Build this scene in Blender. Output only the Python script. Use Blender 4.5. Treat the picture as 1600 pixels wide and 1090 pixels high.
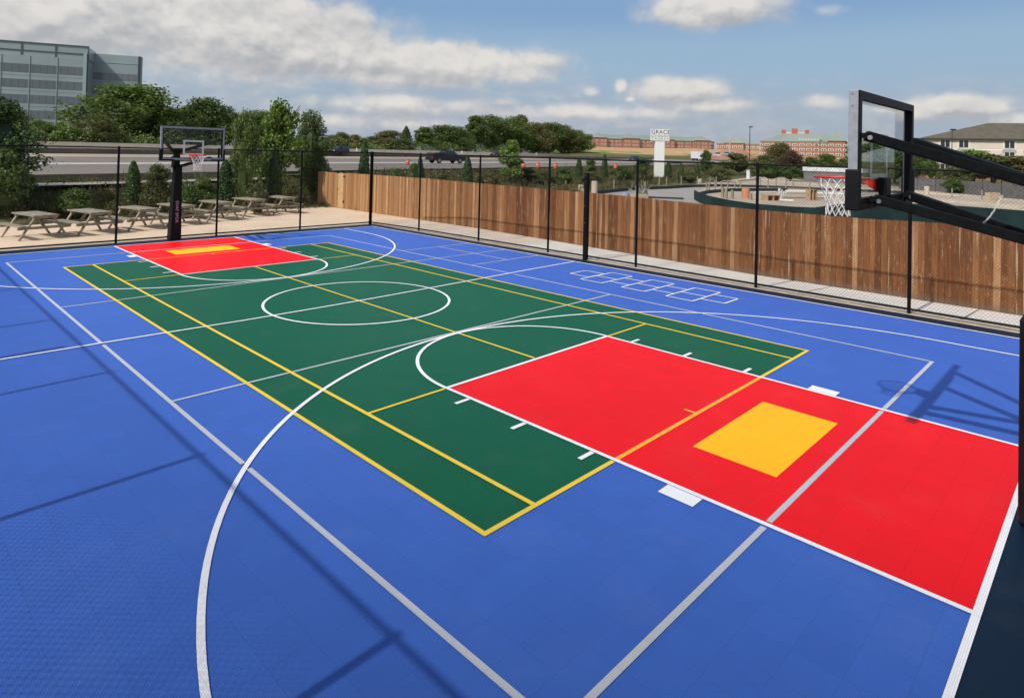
import bpy, math, random
import numpy as np
from mathutils import Matrix, Vector
random.seed(7); rng = np.random.default_rng(11)
PI = math.pi; S = 0.3048          # everything below is laid out in feet, built in metres
for o in list(bpy.data.objects): bpy.data.objects.remove(o)
C = bpy.context.scene.collection
# ------------------------------------------------------------------ camera
CAM = np.array([36.97842, -23.89755, 10.18630])
R = np.array([[0.71414037, 0.69957934, 0.02433673], [0.00495290, 0.02971589, -0.99954611], [-0.69998500, 0.71393677, 0.01775637]])
FPX, CX, CY = 993.0976, 791.7007, 221.0844
cd = bpy.data.cameras.new('camera'); cam = bpy.data.objects.new('camera', cd); C.objects.link(cam)
M = Matrix([[R[0][i], -R[1][i], -R[2][i], CAM[i]*S] for i in range(3)] + [[0, 0, 0, 1]])
cam.matrix_world = M
cd.sensor_width = 36; cd.lens = FPX/1600*36; cd.shift_x = (800-CX)/1600; cd.shift_y = (CY-545)/1600
cd.clip_start = 0.05; cd.clip_end = 20000
bpy.context.scene.camera = cam
def ray(u, v): return R.T @ np.array([(u-CX)/FPX, (v-CY)/FPX, 1.0])
def G(u, v, z=-0.8):               # point of the level ground z seen in that direction
    r = ray(u, v); p = CAM + r*(z-CAM[2])/r[2]; return (p[0], p[1], z)
def P(u, v, d):                    # point at depth d
    p = CAM + ray(u, v)*d; return (p[0], p[1], p[2])
def ZV(u, v, d): return P(u, v, d)[2]
# ------------------------------------------------------------------ view / world / sun
sc = bpy.context.scene
sc.view_settings.view_transform = 'Standard'; sc.view_settings.look = 'None'
sc.view_settings.exposure = 0.12; sc.view_settings.gamma = 1; sc.view_settings.use_curve_mapping = False
SUN_EL = math.radians(45.4)
W = bpy.data.worlds.new('World'); sc.world = W; W.use_nodes = True
wn = W.node_tree.nodes; wl = W.node_tree.links; wn.clear()
def N(nodes, t, **k):
    n = nodes.new(t)
    for a, b in k.items(): setattr(n, a, b)
    return n
class NT:                          # small node-math helper
    def __init__(s, tree, dim='3D'): s.dim = dim; s.t = tree; s.n = tree.nodes; s.l = tree.links
    def set(s, sock, v):
        if isinstance(v, bpy.types.NodeSocket): s.l.new(v, sock)
        else: sock.default_value = v
    def m(s, op, a, b=0.0, c=0.0, clamp=False):
        n = s.n.new('ShaderNodeMath'); n.operation = op; n.use_clamp = clamp
        s.set(n.inputs[0], a); s.set(n.inputs[1], b)
        if op in ('MULTIPLY_ADD', 'SMOOTH_MAX', 'SMOOTH_MIN', 'COMPARE', 'WRAP'): s.set(n.inputs[2], c)
        return n.outputs[0]
    def mix(s, f, a, b, mode='MIX'):
        n = s.n.new('ShaderNodeMix'); n.data_type = 'RGBA'; n.blend_type = mode
        s.set(n.inputs[0], f); s.set(n.inputs[6], a); s.set(n.inputs[7], b); return n.outputs[2]
    def ss(s, x, a, b, lo=0.0, hi=1.0):
        n = s.n.new('ShaderNodeMapRange'); n.interpolation_type = 'SMOOTHSTEP'
        s.set(n.inputs[0], x)
        for i, v in zip((1, 2, 3, 4), (a, b, lo, hi)): n.inputs[i].default_value = v
        return n.outputs[0]
    def noise(s, vec, scale, detail=4, rough=0.55, dist=0.0):
        n = s.n.new('ShaderNodeTexNoise'); n.noise_dimensions = s.dim; s.set(n.inputs['Vector'], vec)
        n.inputs['Scale'].default_value = scale; n.inputs['Detail'].default_value = detail
        n.inputs['Roughness'].default_value = rough; n.inputs['Distortion'].default_value = dist
        return n.outputs[0]
    def comb(s, x, y, z=0.0):
        n = s.n.new('ShaderNodeCombineXYZ')
        for i, v in enumerate((x, y, z)): s.set(n.inputs[i], v)
        return n.outputs[0]
T = NT(W.node_tree, '2D')
sky = N(wn, 'ShaderNodeTexSky', sky_type='NISHITA', sun_disc=False, sun_elevation=SUN_EL, sun_rotation=math.radians(180), air_density=1.1, dust_density=1.6, ozone_density=1.6)
SKY = 0.15
tc = N(wn, 'ShaderNodeTexCoord'); sep = N(wn, 'ShaderNodeSeparateXYZ'); wl.new(tc.outputs['Generated'], sep.inputs[0])
AZ = T.m('MULTIPLY', T.m('ARCTAN2', sep.outputs[1], sep.outputs[0]), 180/PI)
EL = T.m('MULTIPLY', T.m('ARCSINE', sep.outputs[2]), 180/PI)
def azel(u, v):
    r = ray(u, v); return math.degrees(math.atan2(r[1], r[0])), math.degrees(math.atan2(r[2], math.hypot(r[0], r[1])))
# clouds: centre (az, el) and radii in degrees, weight
CL = [(-40, 20, 300, 52, 1.2), (60, 74, 150, 20, .7), (240, 22, 230, 68, 1.2), (400, 52, 190, 66, 1.3), (520, 84, 150, 40, 1.15), (700, 100, 170, 32, 1.15), (690, 78, 32, 14, .9), (825, 95, 70, 18, .7), (150, 75, 140, 30, .7), (640, 122, 160, 20, .75),
      (1112, 12, 98, 30, 1.15), (1060, 142, 70, 20, 1.05), (1030, 132, 40, 14, .7), (1115, 165, 80, 14, .75), (970, 134, 12, 12, .7), (925, 143, 18, 10, .6), (790, 160, 36, 10, .6), (985, 155, 10, 5, .7),
      (900, 176, 260, 16, .62), (640, 165, 200, 20, .62), (560, 190, 260, 18, .5), (1500, 168, 62, 16, 1.0), (1440, 178, 50, 14, .75), (1285, 160, 32, 13, .62), (1300, 16, 30, 12, .42), (1575, 185, 50, 12, .6), (825, 102, 50, 20, .55), (1390, 168, 30, 12, .6)]
def density(az, el):
    v = T.comb(T.m('MULTIPLY', az, 0.8), el)
    n1 = T.noise(v, 0.30, 8, 0.55, 0.2)
    wv = T.comb(T.m('ADD', T.m('MULTIPLY', az, 0.8), T.m('MULTIPLY', n1, 2.2)), T.m('ADD', el, T.m('MULTIPLY', n1, -1.6)))
    bil = None                                   # billows: rounded cells at three sizes
    for sc_, am in ((0.5, .62), (1.15, .30), (2.9, .10)):
        vo = N(wn, 'ShaderNodeTexVoronoi'); vo.feature = 'F1'; vo.voronoi_dimensions = '2D'; vo.inputs['Scale'].default_value = sc_
        wl.new(wv, vo.inputs['Vector']); x = T.m('MULTIPLY', T.m('SUBTRACT', .62, vo.outputs['Distance']), am)
        bil = x if bil is None else T.m('ADD', bil, x)
    wob = T.m('ADD', T.m('MULTIPLY', T.m('SUBTRACT', n1, 0.5), 2.4), T.m('MULTIPLY', bil, 1.5))
    best = None
    for (u, vv, ru, rv, w) in CL:
        a0, e0 = azel(u, vv); k = 18.3
        dx = T.m('MULTIPLY', T.m('SUBTRACT', az, a0), k/ru); dy = T.m('MULTIPLY', T.m('SUBTRACT', el, e0), k/rv)
        g = T.m('EXPONENT', T.m('MULTIPLY', T.m('ADD', T.m('MULTIPLY', dx, dx), T.m('MULTIPLY', dy, dy)), -0.9))
        g = T.m('MULTIPLY', g, w)
        best = g if best is None else T.m('SMOOTH_MAX', best, g, 0.12)
    far = T.m('MULTIPLY', T.ss(T.m('ABSOLUTE', T.m('SUBTRACT', az, 134.0)), 46, 60), T.ss(T.noise(v, 0.12, 3), 0.5, 0.62))
    best = T.m('MAXIMUM', best, far)
    return T.m('ADD', best, T.m('MULTIPLY', wob, T.m('ADD', 0.12, T.m('MULTIPLY', best, 0.30))))
D0 = density(AZ, EL); D1 = density(T.m('ADD', AZ, 0.3), T.m('ADD', EL, 0.7))
alpha = T.ss(D0, 0.17, 0.80, 0.0, 0.95)
lit = T.ss(T.m('SUBTRACT', D0, D1), -0.55, 0.42)
broad = T.noise(T.comb(T.m('MULTIPLY', AZ, .5), EL), 0.33, 4, 0.55)
mot = T.noise(T.comb(AZ, T.m('MULTIPLY', EL, 1.5)), 0.9, 6, 0.6)
lit = T.m('ADD', T.m('MULTIPLY', lit, 0.8), T.m('ADD', T.m('MULTIPLY', T.m('SUBTRACT', broad, 0.42), 1.4), T.m('MULTIPLY', T.m('SUBTRACT', mot, 0.5), 0.30)), clamp=True)
cloud = T.mix(lit, (0.40, 0.41, 0.43, 1), (0.71, 0.68, 0.645, 1))
skyc = T.mix(1.0, sky.outputs[0], (SKY, SKY, SKY, 1), 'MULTIPLY')
low = T.mix(T.ss(EL, 13.0, 9.0), (0.205, 0.34, 0.545, 1), (0.285, 0.42, 0.565, 1)); low = T.mix(T.ss(EL, 9.0, 2.0), low, (0.335, 0.395, 0.475, 1))
skyc = T.mix(T.ss(EL, 26.0, 14.0, 0.0, 0.97), skyc, low)
v2 = T.comb(T.m('MULTIPLY', AZ, 0.35), EL)
veil = T.m('MULTIPLY', T.ss(T.noise(v2, 0.62, 7, 0.62), 0.38, 0.66), T.m('MULTIPLY', T.ss(EL, 8.5, 4.5), T.ss(AZ, 100, 125, 0.45, 1.0)))
veilc = T.mix(T.ss(T.noise(v2, 1.1, 6, 0.6), 0.35, 0.65), (0.42, 0.445, 0.49, 1), (0.60, 0.585, 0.58, 1))
skyc = T.mix(T.m('MULTIPLY', veil, 0.38), skyc, veilc)
col = T.mix(alpha, skyc, cloud)
W.cycles.sampling_method = 'MANUAL'; W.cycles.sample_map_resolution = 256
bg = N(wn, 'ShaderNodeBackground'); wl.new(col, bg.inputs[0]); bg.inputs[1].default_value = 1.0
wo = N(wn, 'ShaderNodeOutputWorld'); wl.new(bg.outputs[0], wo.inputs[0])
sd = bpy.data.lights.new('sun', 'SUN'); sd.energy = 3.3; sd.angle = math.radians(0.7); sd.color = (1, 0.955, 0.89)
so = bpy.data.objects.new('sun', sd); C.objects.link(so)
sdir = Vector((0.02, -math.cos(SUN_EL), math.sin(SUN_EL)))    # towards the sun
so.rotation_euler = sdir.to_track_quat('Z', 'Y').to_euler(); so.location = (0, -30, 60)
# ------------------------------------------------------------------ materials
def lin(h):
    h = h.lstrip('#'); c = [int(h[i:i+2], 16)/255 for i in (0, 2, 4)]
    return tuple([(x/12.92 if x <= .04045 else ((x+.055)/1.055)**2.4) for x in c] + [1])
MATS = {}
def mat(name, a, b=None, rough=.6, scale=8, metal=0, spec=.5, bump=0, bscale=None, rnd=0.0, detail=5, contrast=(.35, .65), c3=None, s3=1.0):
    """two-tone procedural surface; rnd = strength of the per-face 'rnd' attribute"""
    if name in MATS: return MATS[name]
    m = bpy.data.materials.new(name); m.use_nodes = True; t = NT(m.node_tree); bs = m.node_tree.nodes['Principled BSDF']
    tcn = N(t.n, 'ShaderNodeTexCoord'); ob = tcn.outputs['Object']
    if b is None: b = tuple(x*.82 for x in a[:3]) + (1,)
    f = t.ss(t.noise(ob, scale, detail, .6), contrast[0], contrast[1])
    c = t.mix(f, a, b)
    if c3: c = t.mix(t.ss(t.noise(ob, s3, 4, .6), .48, .62), c, c3)
    if rnd:
        at = N(t.n, 'ShaderNodeAttribute'); at.attribute_name = 'rnd'
        k = t.m('MULTIPLY_ADD', at.outputs['Fac'], rnd, 1-rnd/2)
        c = t.mix(1.0, c, t.comb(k, k, k), 'MULTIPLY')
    t.l.new(c, bs.inputs['Base Color'])
    bs.inputs['Roughness'].default_value = rough; bs.inputs['Metallic'].default_value = metal
    bs.inputs['Specular IOR Level'].default_value = spec
    if bump:
        bn = N(t.n, 'ShaderNodeBump'); bn.inputs['Strength'].default_value = bump; bn.inputs['Distance'].default_value = .01
        t.l.new(t.noise(ob, bscale or scale*6, 6, .6), bn.inputs['Height']); t.l.new(bn.outputs[0], bs.inputs['Normal'])
    MATS[name] = m; return m
def tile_mat(name, col, lattice=.24, rough=.45, spec=.2):
    """interlocking plastic sports tile: open lattice, a seam every tile, slight mould and dust variation"""
    m = bpy.data.materials.new(name); m.use_nodes = True; t = NT(m.node_tree); bs = m.node_tree.nodes['Principled BSDF']
    ge = N(t.n, 'ShaderNodeNewGeometry'); sp = N(t.n, 'ShaderNodeSeparateXYZ'); t.l.new(ge.outputs['Position'], sp.inputs[0])
    x, y = sp.outputs[0], sp.outputs[1]
    def cell(v, per): return t.m('ABSOLUTE', t.m('SUBTRACT', t.m('FRACT', t.m('DIVIDE', v, per)), .5))   # 0 centre .. .5 edge
    per = .0127
    hole = t.m('MULTIPLY', t.ss(cell(x, per), .34, .26), t.ss(cell(y, per), .34, .26))
    seam = t.m('MAXIMUM', t.ss(cell(x, .3048), .488, .498), t.ss(cell(y, .3048), .488, .498))
    tid = t.comb(t.m('FLOOR', t.m('DIVIDE', x, .3048)), t.m('FLOOR', t.m('DIVIDE', y, .3048)))
    wnz = N(t.n, 'ShaderNodeTexWhiteNoise'); wnz.noise_dimensions = '2D'; t.l.new(tid, wnz.inputs[0])
    n = t.noise(ge.outputs['Position'], .35, 6, .6); n2 = t.noise(ge.outputs['Position'], 5.0, 5, .65)
    n3 = t.noise(ge.outputs['Position'], 90.0, 2, .5)
    k = t.m('ADD', t.m('MULTIPLY', n, .20), t.m('MULTIPLY', wnz.outputs[0], .055))
    k = t.m('ADD', k, t.m('MULTIPLY', n2, .12)); k = t.m('ADD', k, t.m('MULTIPLY', n3, .16)); k = t.m('ADD', k, .74)
    seamrow = t.noise(t.comb(t.m('FLOOR', t.m('DIVIDE', x, .3048)), 0.0), .37, 0)
    # open grid's shade and grazing sheen, painted into the colour by view angle
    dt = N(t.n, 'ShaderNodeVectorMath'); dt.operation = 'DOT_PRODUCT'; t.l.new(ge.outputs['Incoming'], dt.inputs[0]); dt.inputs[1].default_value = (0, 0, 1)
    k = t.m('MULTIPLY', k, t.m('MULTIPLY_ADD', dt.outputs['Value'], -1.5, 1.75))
    k = t.m('MULTIPLY', k, t.m('SUBTRACT', 1.0, t.m('MULTIPLY', hole, lattice)))
    k = t.m('MULTIPLY', k, t.m('SUBTRACT', 1.0, t.m('MULTIPLY', seam, .16)))
    c = t.mix(1.0, col, t.comb(k, k, k), 'MULTIPLY')
    dust = t.ss(t.noise(ge.outputs['Position'], 1.1, 8, .7), .5, .85, 0, .05)
    c = t.mix(dust, c, (.42, .38, .32, 1))
    t.l.new(c, bs.inputs['Base Color']); bs.inputs['Roughness'].default_value = rough; bs.inputs['Specular IOR Level'].default_value = spec
    bn = N(t.n, 'ShaderNodeBump'); bn.inputs['Strength'].default_value = .18; bn.inputs['Distance'].default_value = .002
    t.l.new(t.m('SUBTRACT', 1.0, hole), bn.inputs['Height']); t.l.new(bn.outputs[0], bs.inputs['Normal'])
    return m
def leaf_mat(name, a, b, dark=.38, trans=.35):
    m = bpy.data.materials.new(name); m.use_nodes = True; t = NT(m.node_tree); t.n.clear()
    tcn = N(t.n, 'ShaderNodeTexCoord'); oi = N(t.n, 'ShaderNodeObjectInfo'); at = N(t.n, 'ShaderNodeAttribute'); at.attribute_name = 'rnd'
    f = t.ss(t.m('ADD', t.noise(tcn.outputs['Object'], .9, 3, .6), t.m('MULTIPLY', oi.outputs['Random'], .16)), .42, .72)
    c = t.mix(f, a, b)
    k = t.m('MULTIPLY_ADD', at.outputs['Fac'], dark, 1-dark/2); c = t.mix(1.0, c, t.comb(k, k, k), 'MULTIPLY')
    d = N(t.n, 'ShaderNodeBsdfDiffuse'); tr = N(t.n, 'ShaderNodeBsdfTranslucent'); g = N(t.n, 'ShaderNodeBsdfGlossy'); g.inputs['Roughness'].default_value = .5
    g.inputs[0].default_value = (.8, .85, .8, 1)
    t.l.new(c, d.inputs[0]); t.l.new(t.mix(.35, c, (.25, .3, .03, 1)), tr.inputs[0])
    mx = N(t.n, 'ShaderNodeMixShader'); mx.inputs[0].default_value = trans; t.l.new(d.outputs[0], mx.inputs[1]); t.l.new(tr.outputs[0], mx.inputs[2])
    m2 = N(t.n, 'ShaderNodeMixShader'); m2.inputs[0].default_value = .035; t.l.new(mx.outputs[0], m2.inputs[1]); t.l.new(g.outputs[0], m2.inputs[2])
    o = N(t.n, 'ShaderNodeOutputMaterial'); t.l.new(m2.outputs[0], o.inputs[0]); return m
black = mat('black_powder_coat', (.004, .0045, .005, 1), (.007, .0075, .008, 1), rough=.5, scale=20, spec=.12, bump=.05)
blackpad = mat('black_vinyl_pad', (.004, .004, .0045, 1), (.007, .007, .008, 1), rough=.55, spec=.2, scale=6, bump=.3, bscale=18)
alu = mat('brushed_aluminium', (.34, .35, .375, 1), (.28, .29, .31, 1), rough=.45, scale=12, metal=.3)
bolt = mat('zinc_bolt', (.6, .6, .6, 1), rough=.3, metal=.9)
whitep = mat('white_marking', (.75, .75, .74, 1), rough=.5)
red = mat('red_rim', (.62, .028, .015, 1), (.5, .02, .012, 1), rough=.35)
netm = mat('white_net_cord', (.78, .77, .74, 1), (.66, .65, .62, 1), rough=.8, scale=30)
concrete = mat('concrete_walk', (.80, .765, .69, 1), (.70, .665, .59, 1), rough=.85, scale=.5, detail=10, bump=.4, bscale=30, contrast=(.3, .7))
patio_m = mat('tan_patio', (.78, .60, .42, 1), (.68, .52, .36, 1), rough=.9, scale=.8, detail=10, bump=.5, bscale=30, contrast=(.3, .7))
slab_m = mat('slab_edge', (.50, .42, .31, 1), (.38, .31, .225, 1), rough=.9, scale=2.5, detail=8, bump=.3)
joint = mat('joint', (.16, .13, .10, 1), rough=.9)
asphalt = mat('asphalt', (.225, .188, .147, 1), (.18, .15, .12, 1), rough=.9, scale=.05, detail=8)
asphalt2 = mat('worn_lane', (.46, .36, .26, 1), (.36, .29, .22, 1), rough=.9, scale=.04, detail=8)
jersey = mat('barrier_concrete', (.72, .62, .48, 1), (.62, .53, .41, 1), rough=.9, scale=.4, detail=8, bump=.3)
jerseyd = mat('dark_barrier_concrete', (.15, .125, .095, 1), (.10, .083, .064, 1), rough=.9, scale=.4, detail=8)  # barrier concrete in a much darker brown
wtable = mat('weathered_wood', (.37, .33, .245, 1), (.22, .195, .14, 1), rough=.85, scale=9, detail=8, bump=.3, rnd=.35)
silt = mat('black_silt_fabric', (.012, .022, .02, 1), (.022, .036, .033, 1), rough=.75, scale=1.2, bump=.5, bscale=5)
siltg = mat('dark_green_fabric', (.006, .020, .020, 1), (.011, .034, .033, 1), spec=.2, rough=.7, scale=.8, bump=.8, bscale=3)
stakem = mat('raw_stake_wood', (.34, .29, .21, 1), (.22, .19, .14, 1), rough=.9, scale=12)
bark = mat('bark', (.07, .055, .04, 1), (.11, .09, .07, 1), rough=.95, scale=6, bump=.8, bscale=20)
glassd = mat('dark_vehicle_glass', (.015, .02, .024, 1), (.02, .026, .03, 1), rough=.1, spec=.8)
tyre = mat('tyre_rubber', (.02, .02, .02, 1), rough=.8)
rimm = mat('wheel_rim', (.35, .35, .36, 1), rough=.35, metal=.7)
headl = mat('lamp_lens', (.75, .75, .72, 1), rough=.2)
orange = mat('orange_plastic', (.75, .10, .03, 1), (.62, .08, .025, 1), rough=.5)
# ------------------------------------------------------------------ mesh building
class MB:
    def __init__(s): s.v = []; s.f = []; s.r = []; s.rv = None
    def poly(s, pts, faces, r=None):
        b = len(s.v); s.v += [tuple(p) for p in pts]; s.f += [tuple(b+i for i in f) for f in faces]
        rr = (random.random() if r is None else r)
        s.r += [rr]*len(faces); return s
    def quad(s, *p): return s.poly(p, [tuple(range(len(p)))])
    def hexa(s, a, r=None): return s.poly(a, [(0, 3, 2, 1), (4, 5, 6, 7), (0, 1, 5, 4), (1, 2, 6, 5), (2, 3, 7, 6), (3, 0, 4, 7)], r)
    def box(s, x0, x1, y0, y1, z0, z1, r=None):
        return s.hexa([(x0, y0, z0), (x1, y0, z0), (x1, y1, z0), (x0, y1, z0), (x0, y0, z1), (x1, y0, z1), (x1, y1, z1), (x0, y1, z1)], r)
    def bar(s, p, q, w, h=None, up=(0, 0, 1), r=None):
        h = h or w; p = np.array(p, float); q = np.array(q, float); d = q-p; L = np.linalg.norm(d); d /= L
        u = np.array(up, float)
        if abs(d @ u) > .97: u = np.array((1., 0, 0))
        a = np.cross(d, u); a /= np.linalg.norm(a); b = np.cross(a, d)
        c = [p + a*sx*w/2 + b*sy*h/2 for sx, sy in ((-1, -1), (1, -1), (1, 1), (-1, 1))]
        return s.hexa([tuple(x) for x in c] + [tuple(x+d*L) for x in c], r)
    def tube(s, pts, rad, n=8, closed=False, caps=True):
        pts = [np.array(p, float) for p in pts]; m = len(pts); b = len(s.v)
        rads = rad if hasattr(rad, '__len__') else [rad]*m
        prev = None
        for i, p in enumerate(pts):
            d = (pts[(i+1) % m]-pts[i-1]) if closed else (pts[min(i+1, m-1)]-pts[max(i-1, 0)])
            d = d/(np.linalg.norm(d)+1e-12)
            u = prev if prev is not None else (np.array((0, 0, 1.)) if abs(d[2]) < .95 else np.array((1., 0, 0)))
            a = np.cross(d, u); a /= np.linalg.norm(a)+1e-12; bb = np.cross(a, d); prev = bb
            for k in range(n):
                t = 2*PI*k/n; s.v.append(tuple(p + (a*math.cos(t)+bb*math.sin(t))*rads[i]))
        fs = []
        for i in range(m if closed else m-1):
            for k in range(n):
                j = (i+1) % m
                fs.append((b+i*n+k, b+i*n+(k+1) % n, b+j*n+(k+1) % n, b+j*n+k))
        if caps and not closed: fs.append(tuple(b+k for k in reversed(range(n)))); fs.append(tuple(b+(m-1)*n+k for k in range(n)))
        s.f += fs; s.r += [random.random()]*len(fs); return s
    def prism(s, prof, y0, y1, ax='y'):      # closed profile (a, b) extruded
        n = len(prof)
        def P3(a, b, c): return (a, c, b) if ax == 'y' else ((c, a, b) if ax == 'x' else (a, b, c))
        return s.poly([P3(a, b, y0) for a, b in prof]+[P3(a, b, y1) for a, b in prof],
                      [tuple(range(n)), tuple(range(2*n-1, n-1, -1))]+[(i, n+i, n+(i+1) % n, (i+1) % n) for i in range(n)])
    def xf(s, loc=(0, 0, 0), rz=0, sc=1):
        c, q = math.cos(rz), math.sin(rz)
        s.v = [((x*c-y*q)*sc+loc[0], (x*q+y*c)*sc+loc[1], z*sc+loc[2]) for x, y, z in s.v]; return s
    def build(s, name, m, parent=None, smooth=False, bevel=0):
        o0 = np.array(parent.get('o0', (0, 0, 0)) if parent is not None else (0, 0, 0))
        me = bpy.data.meshes.new(name); v = (np.array(s.v, float)-o0)*S
        me.from_pydata(v.tolist(), [], s.f); me.update()
        a = me.attributes.new('rnd', 'FLOAT', 'FACE'); a.data.foreach_set('value', np.array(s.r, dtype=np.float32))
        me.materials.append(m)
        if smooth: me.polygons.foreach_set('use_smooth', [True]*len(me.polygons))
        o = bpy.data.objects.new(name, me); C.objects.link(o)
        if parent is not None: o.parent = parent
        if bevel:
            bv = o.modifiers.new('bevel', 'BEVEL'); bv.width = bevel*S; bv.segments = 2; bv.limit_method = 'ANGLE'
        o['o0'] = [float(x) for x in o0]
        return o
def tag(o, label=None, cat=None, group=None, kind=None):
    for k, v in (('label', label), ('category', cat), ('group', group), ('kind', kind)):
        if v: o[k] = v
    return o
def thing(name, label, cat, loc=(0, 0, 0), group=None, rz=0):
    o = bpy.data.objects.new(name, None); C.objects.link(o); o.location = [x*S for x in loc]; o.rotation_euler = (0, 0, rz)
    o.empty_display_size = .2
    o['o0'] = [float(x) for x in loc] if rz == 0 else [0., 0., 0.]
    return tag(o, label, cat, group)
def local(name, label, cat, loc, rz=0, group=None, sc=1):   # thing whose parts are given in its own frame
    o = thing(name, label, cat, loc, group); o['o0'] = [0., 0., 0.]; o.rotation_euler = (0, 0, rz); o.scale = (sc,)*3; return o
def copy_tree(src, label, loc, rz=0, sc=1, group=None):
    def cp(o, par):
        c = o.copy(); C.objects.link(c); c.parent = par
        for ch in o.children: cp(ch, c)
        return c
    r = cp(src, None); r.location = [x*S for x in loc]; r.rotation_euler = (0, 0, rz)
    r.scale = sc if hasattr(sc, '__len__') else (sc,)*3
    r['label'] = label
    if group: r['group'] = group
    return r
def structure(name, mb, m, **k): return tag(mb.build(name, m, **k), kind='structure')
def quads(name, V, m, rv, parent=None):      # V (n,4,3) in feet, local
    n = len(V); me = bpy.data.meshes.new(name)
    me.vertices.add(n*4); me.vertices.foreach_set('co', (V.reshape(-1, 3)*S).astype(np.float32).ravel())
    me.loops.add(n*4); me.loops.foreach_set('vertex_index', np.arange(n*4, dtype=np.int32))
    me.polygons.add(n); me.polygons.foreach_set('loop_start', np.arange(0, n*4, 4, dtype=np.int32)); me.polygons.foreach_set('loop_total', np.full(n, 4, dtype=np.int32))
    me.update(calc_edges=True)
    a = me.attributes.new('rnd', 'FLOAT', 'FACE'); a.data.foreach_set('value', rv.astype(np.float32))
    me.materials.append(m); o = bpy.data.objects.new(name, me); C.objects.link(o)
    if parent is not None: o.parent = parent
    return o
# ------------------------------------------------------------------ terrain and highway frame
HA = math.radians(105.06); HH = np.array((math.cos(HA), math.sin(HA))); HN = np.array((-math.sin(HA), math.cos(HA)))   # along / away from the camera
KP = 1.098                                  # perpendicular distance per unit of depth in the reference column
def hp(s, dz, z): p = CAM[:2]+HH*s+HN*dz*KP; return (p[0], p[1], z)
prof_d = [-9e4, 78, 102, 240, 300, 335, 455, 520, 9e4]; prof_z = [-.8, -.8, 3.9, 4.1, 4.3, 6.2, 6.5, 7.0, 7.0]
def terrain(x, y):
    d = ((np.stack([x, y], -1)-CAM[:2]) @ HN)/KP
    z = np.interp(d, prof_d, prof_z)
    rel = np.stack([x, y], -1)-CAM[:2]; dist = np.hypot(rel[..., 0], rel[..., 1]); az = np.degrees(np.arctan2(rel[..., 1], rel[..., 0]))
    hill = 25*np.clip((dist-1150)/500, 0, 1)**1.0*np.clip((133-az)/5, 0, 1)*np.clip((az-80)/12, 0, 1)
    rough = 2.5*np.sin(x*.013+1)*np.cos(y*.011)*np.clip((dist-900)/400, 0, 1)
    return z+hill+rough
def build_ground():
    r = np.concatenate([np.linspace(0, 60, 5), np.arange(66, 520, 4.5), np.geomspace(525, 30000, 90)])
    a = np.radians(np.linspace(60, 210, 260)); a = np.concatenate([a, np.radians(np.linspace(213, 417, 60))])
    A, Rr = np.meshgrid(a, r); X = CAM[0]+Rr*np.cos(A); Y = CAM[1]+Rr*np.sin(A); Zz = terrain(X, Y)
    nr, na = X.shape; v = np.stack([X, Y, Zz], -1).reshape(-1, 3)
    f = [(i*na+j, i*na+(j+1) % na, (i+1)*na+(j+1) % na, (i+1)*na+j) for i in range(nr-1) for j in range(na)]
    mb = MB(); mb.v = [tuple(p) for p in v]; mb.f = f; mb.r = [0.5]*len(f)
    m = bpy.data.materials.new('rough_ground'); m.use_nodes = True; t = NT(m.node_tree); bs = m.node_tree.nodes['Principled BSDF']
    ge = N(t.n, 'ShaderNodeNewGeometry'); ps = ge.outputs['Position']; sp = N(t.n, 'ShaderNodeSeparateXYZ'); t.l.new(ps, sp.inputs[0])
    grass = t.mix(t.ss(t.noise(ps, .25, 8, .65), .35, .65), (.075, .085, .03, 1), (.15, .125, .065, 1))
    dirt = t.mix(t.ss(t.noise(ps, .12, 8, .65), .35, .65), (.50, .27, .13, 1), (.40, .30, .16, 1))
    green = (.13, .20, .04, 1)
    # bare building-site earth on the far hill, with mown grass on its lower slope
    patch = t.noise(ps, .012, 5, .6)
    hill = t.ss(sp.outputs[2], 3.2, 4.6)
    hillc = t.mix(t.m('MULTIPLY', t.m('MULTIPLY', t.ss(sp.outputs[2], 3.4, 3.8), t.ss(sp.outputs[2], 6.6, 5.6)), t.ss(patch, .47, .50)), dirt, green)
    c = t.mix(hill, grass, hillc)
    t.l.new(c, bs.inputs['Base Color']); bs.inputs['Roughness'].default_value = .95; bs.inputs['Specular IOR Level'].default_value = .1
    structure('ground', mb, m)
build_ground()
def hstrip(name, d0, d1, z, m, s0=-900, s1=4500, z1=None):
    mb = MB(); n = 40
    for i in range(n):
        a, b = s0+(s1-s0)*i/n, s0+(s1-s0)*(i+1)/n
        mb.quad(hp(a, d0, z), hp(b, d0, z), hp(b, d1, z1 or z), hp(a, d1, z1 or z))
    return structure(name, mb, m)
hstrip('road_shoulder', 104, 159, 4.6, asphalt)
hstrip('highway', 160, 236, 4.65, asphalt)
hstrip('median_shoulder', 236, 299, 4.7, asphalt2)
hstrip('far_carriageway', 306, 446, 6.6, asphalt2)
def hbox(name, d0, d1, z0, z1, m, label, cat, s0=-700, s1=3000, seg=12.5, gap=.12, top=None):
    mb = MB(); n = int((s1-s0)/seg); top = (d1-d0)*.5 if top is None else top; c = (d0+d1)/2
    for i in range(n):
        a, b = s0+seg*i, s0+seg*(i+1)-gap
        t0, t1 = c-top/2, c+top/2
        mb.hexa([hp(a, d0, z0), hp(b, d0, z0), hp(b, d1, z0), hp(a, d1, z0), hp(a, t0, z1), hp(b, t0, z1), hp(b, t1, z1), hp(a, t1, z1)])
    o = mb.build(name, m); return tag(o, label, cat)
hbox('median_barrier', 300, 302.4, 4.5, 7.4, jerseyd, 'dark concrete median barrier between the two highway carriageways', 'barrier')
hbox('parapet_wall', 447, 449, 6.5, 10.35, jersey, 'long tan concrete parapet wall below the trees on the far edge of the highway', 'wall', s1=4000)
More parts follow.
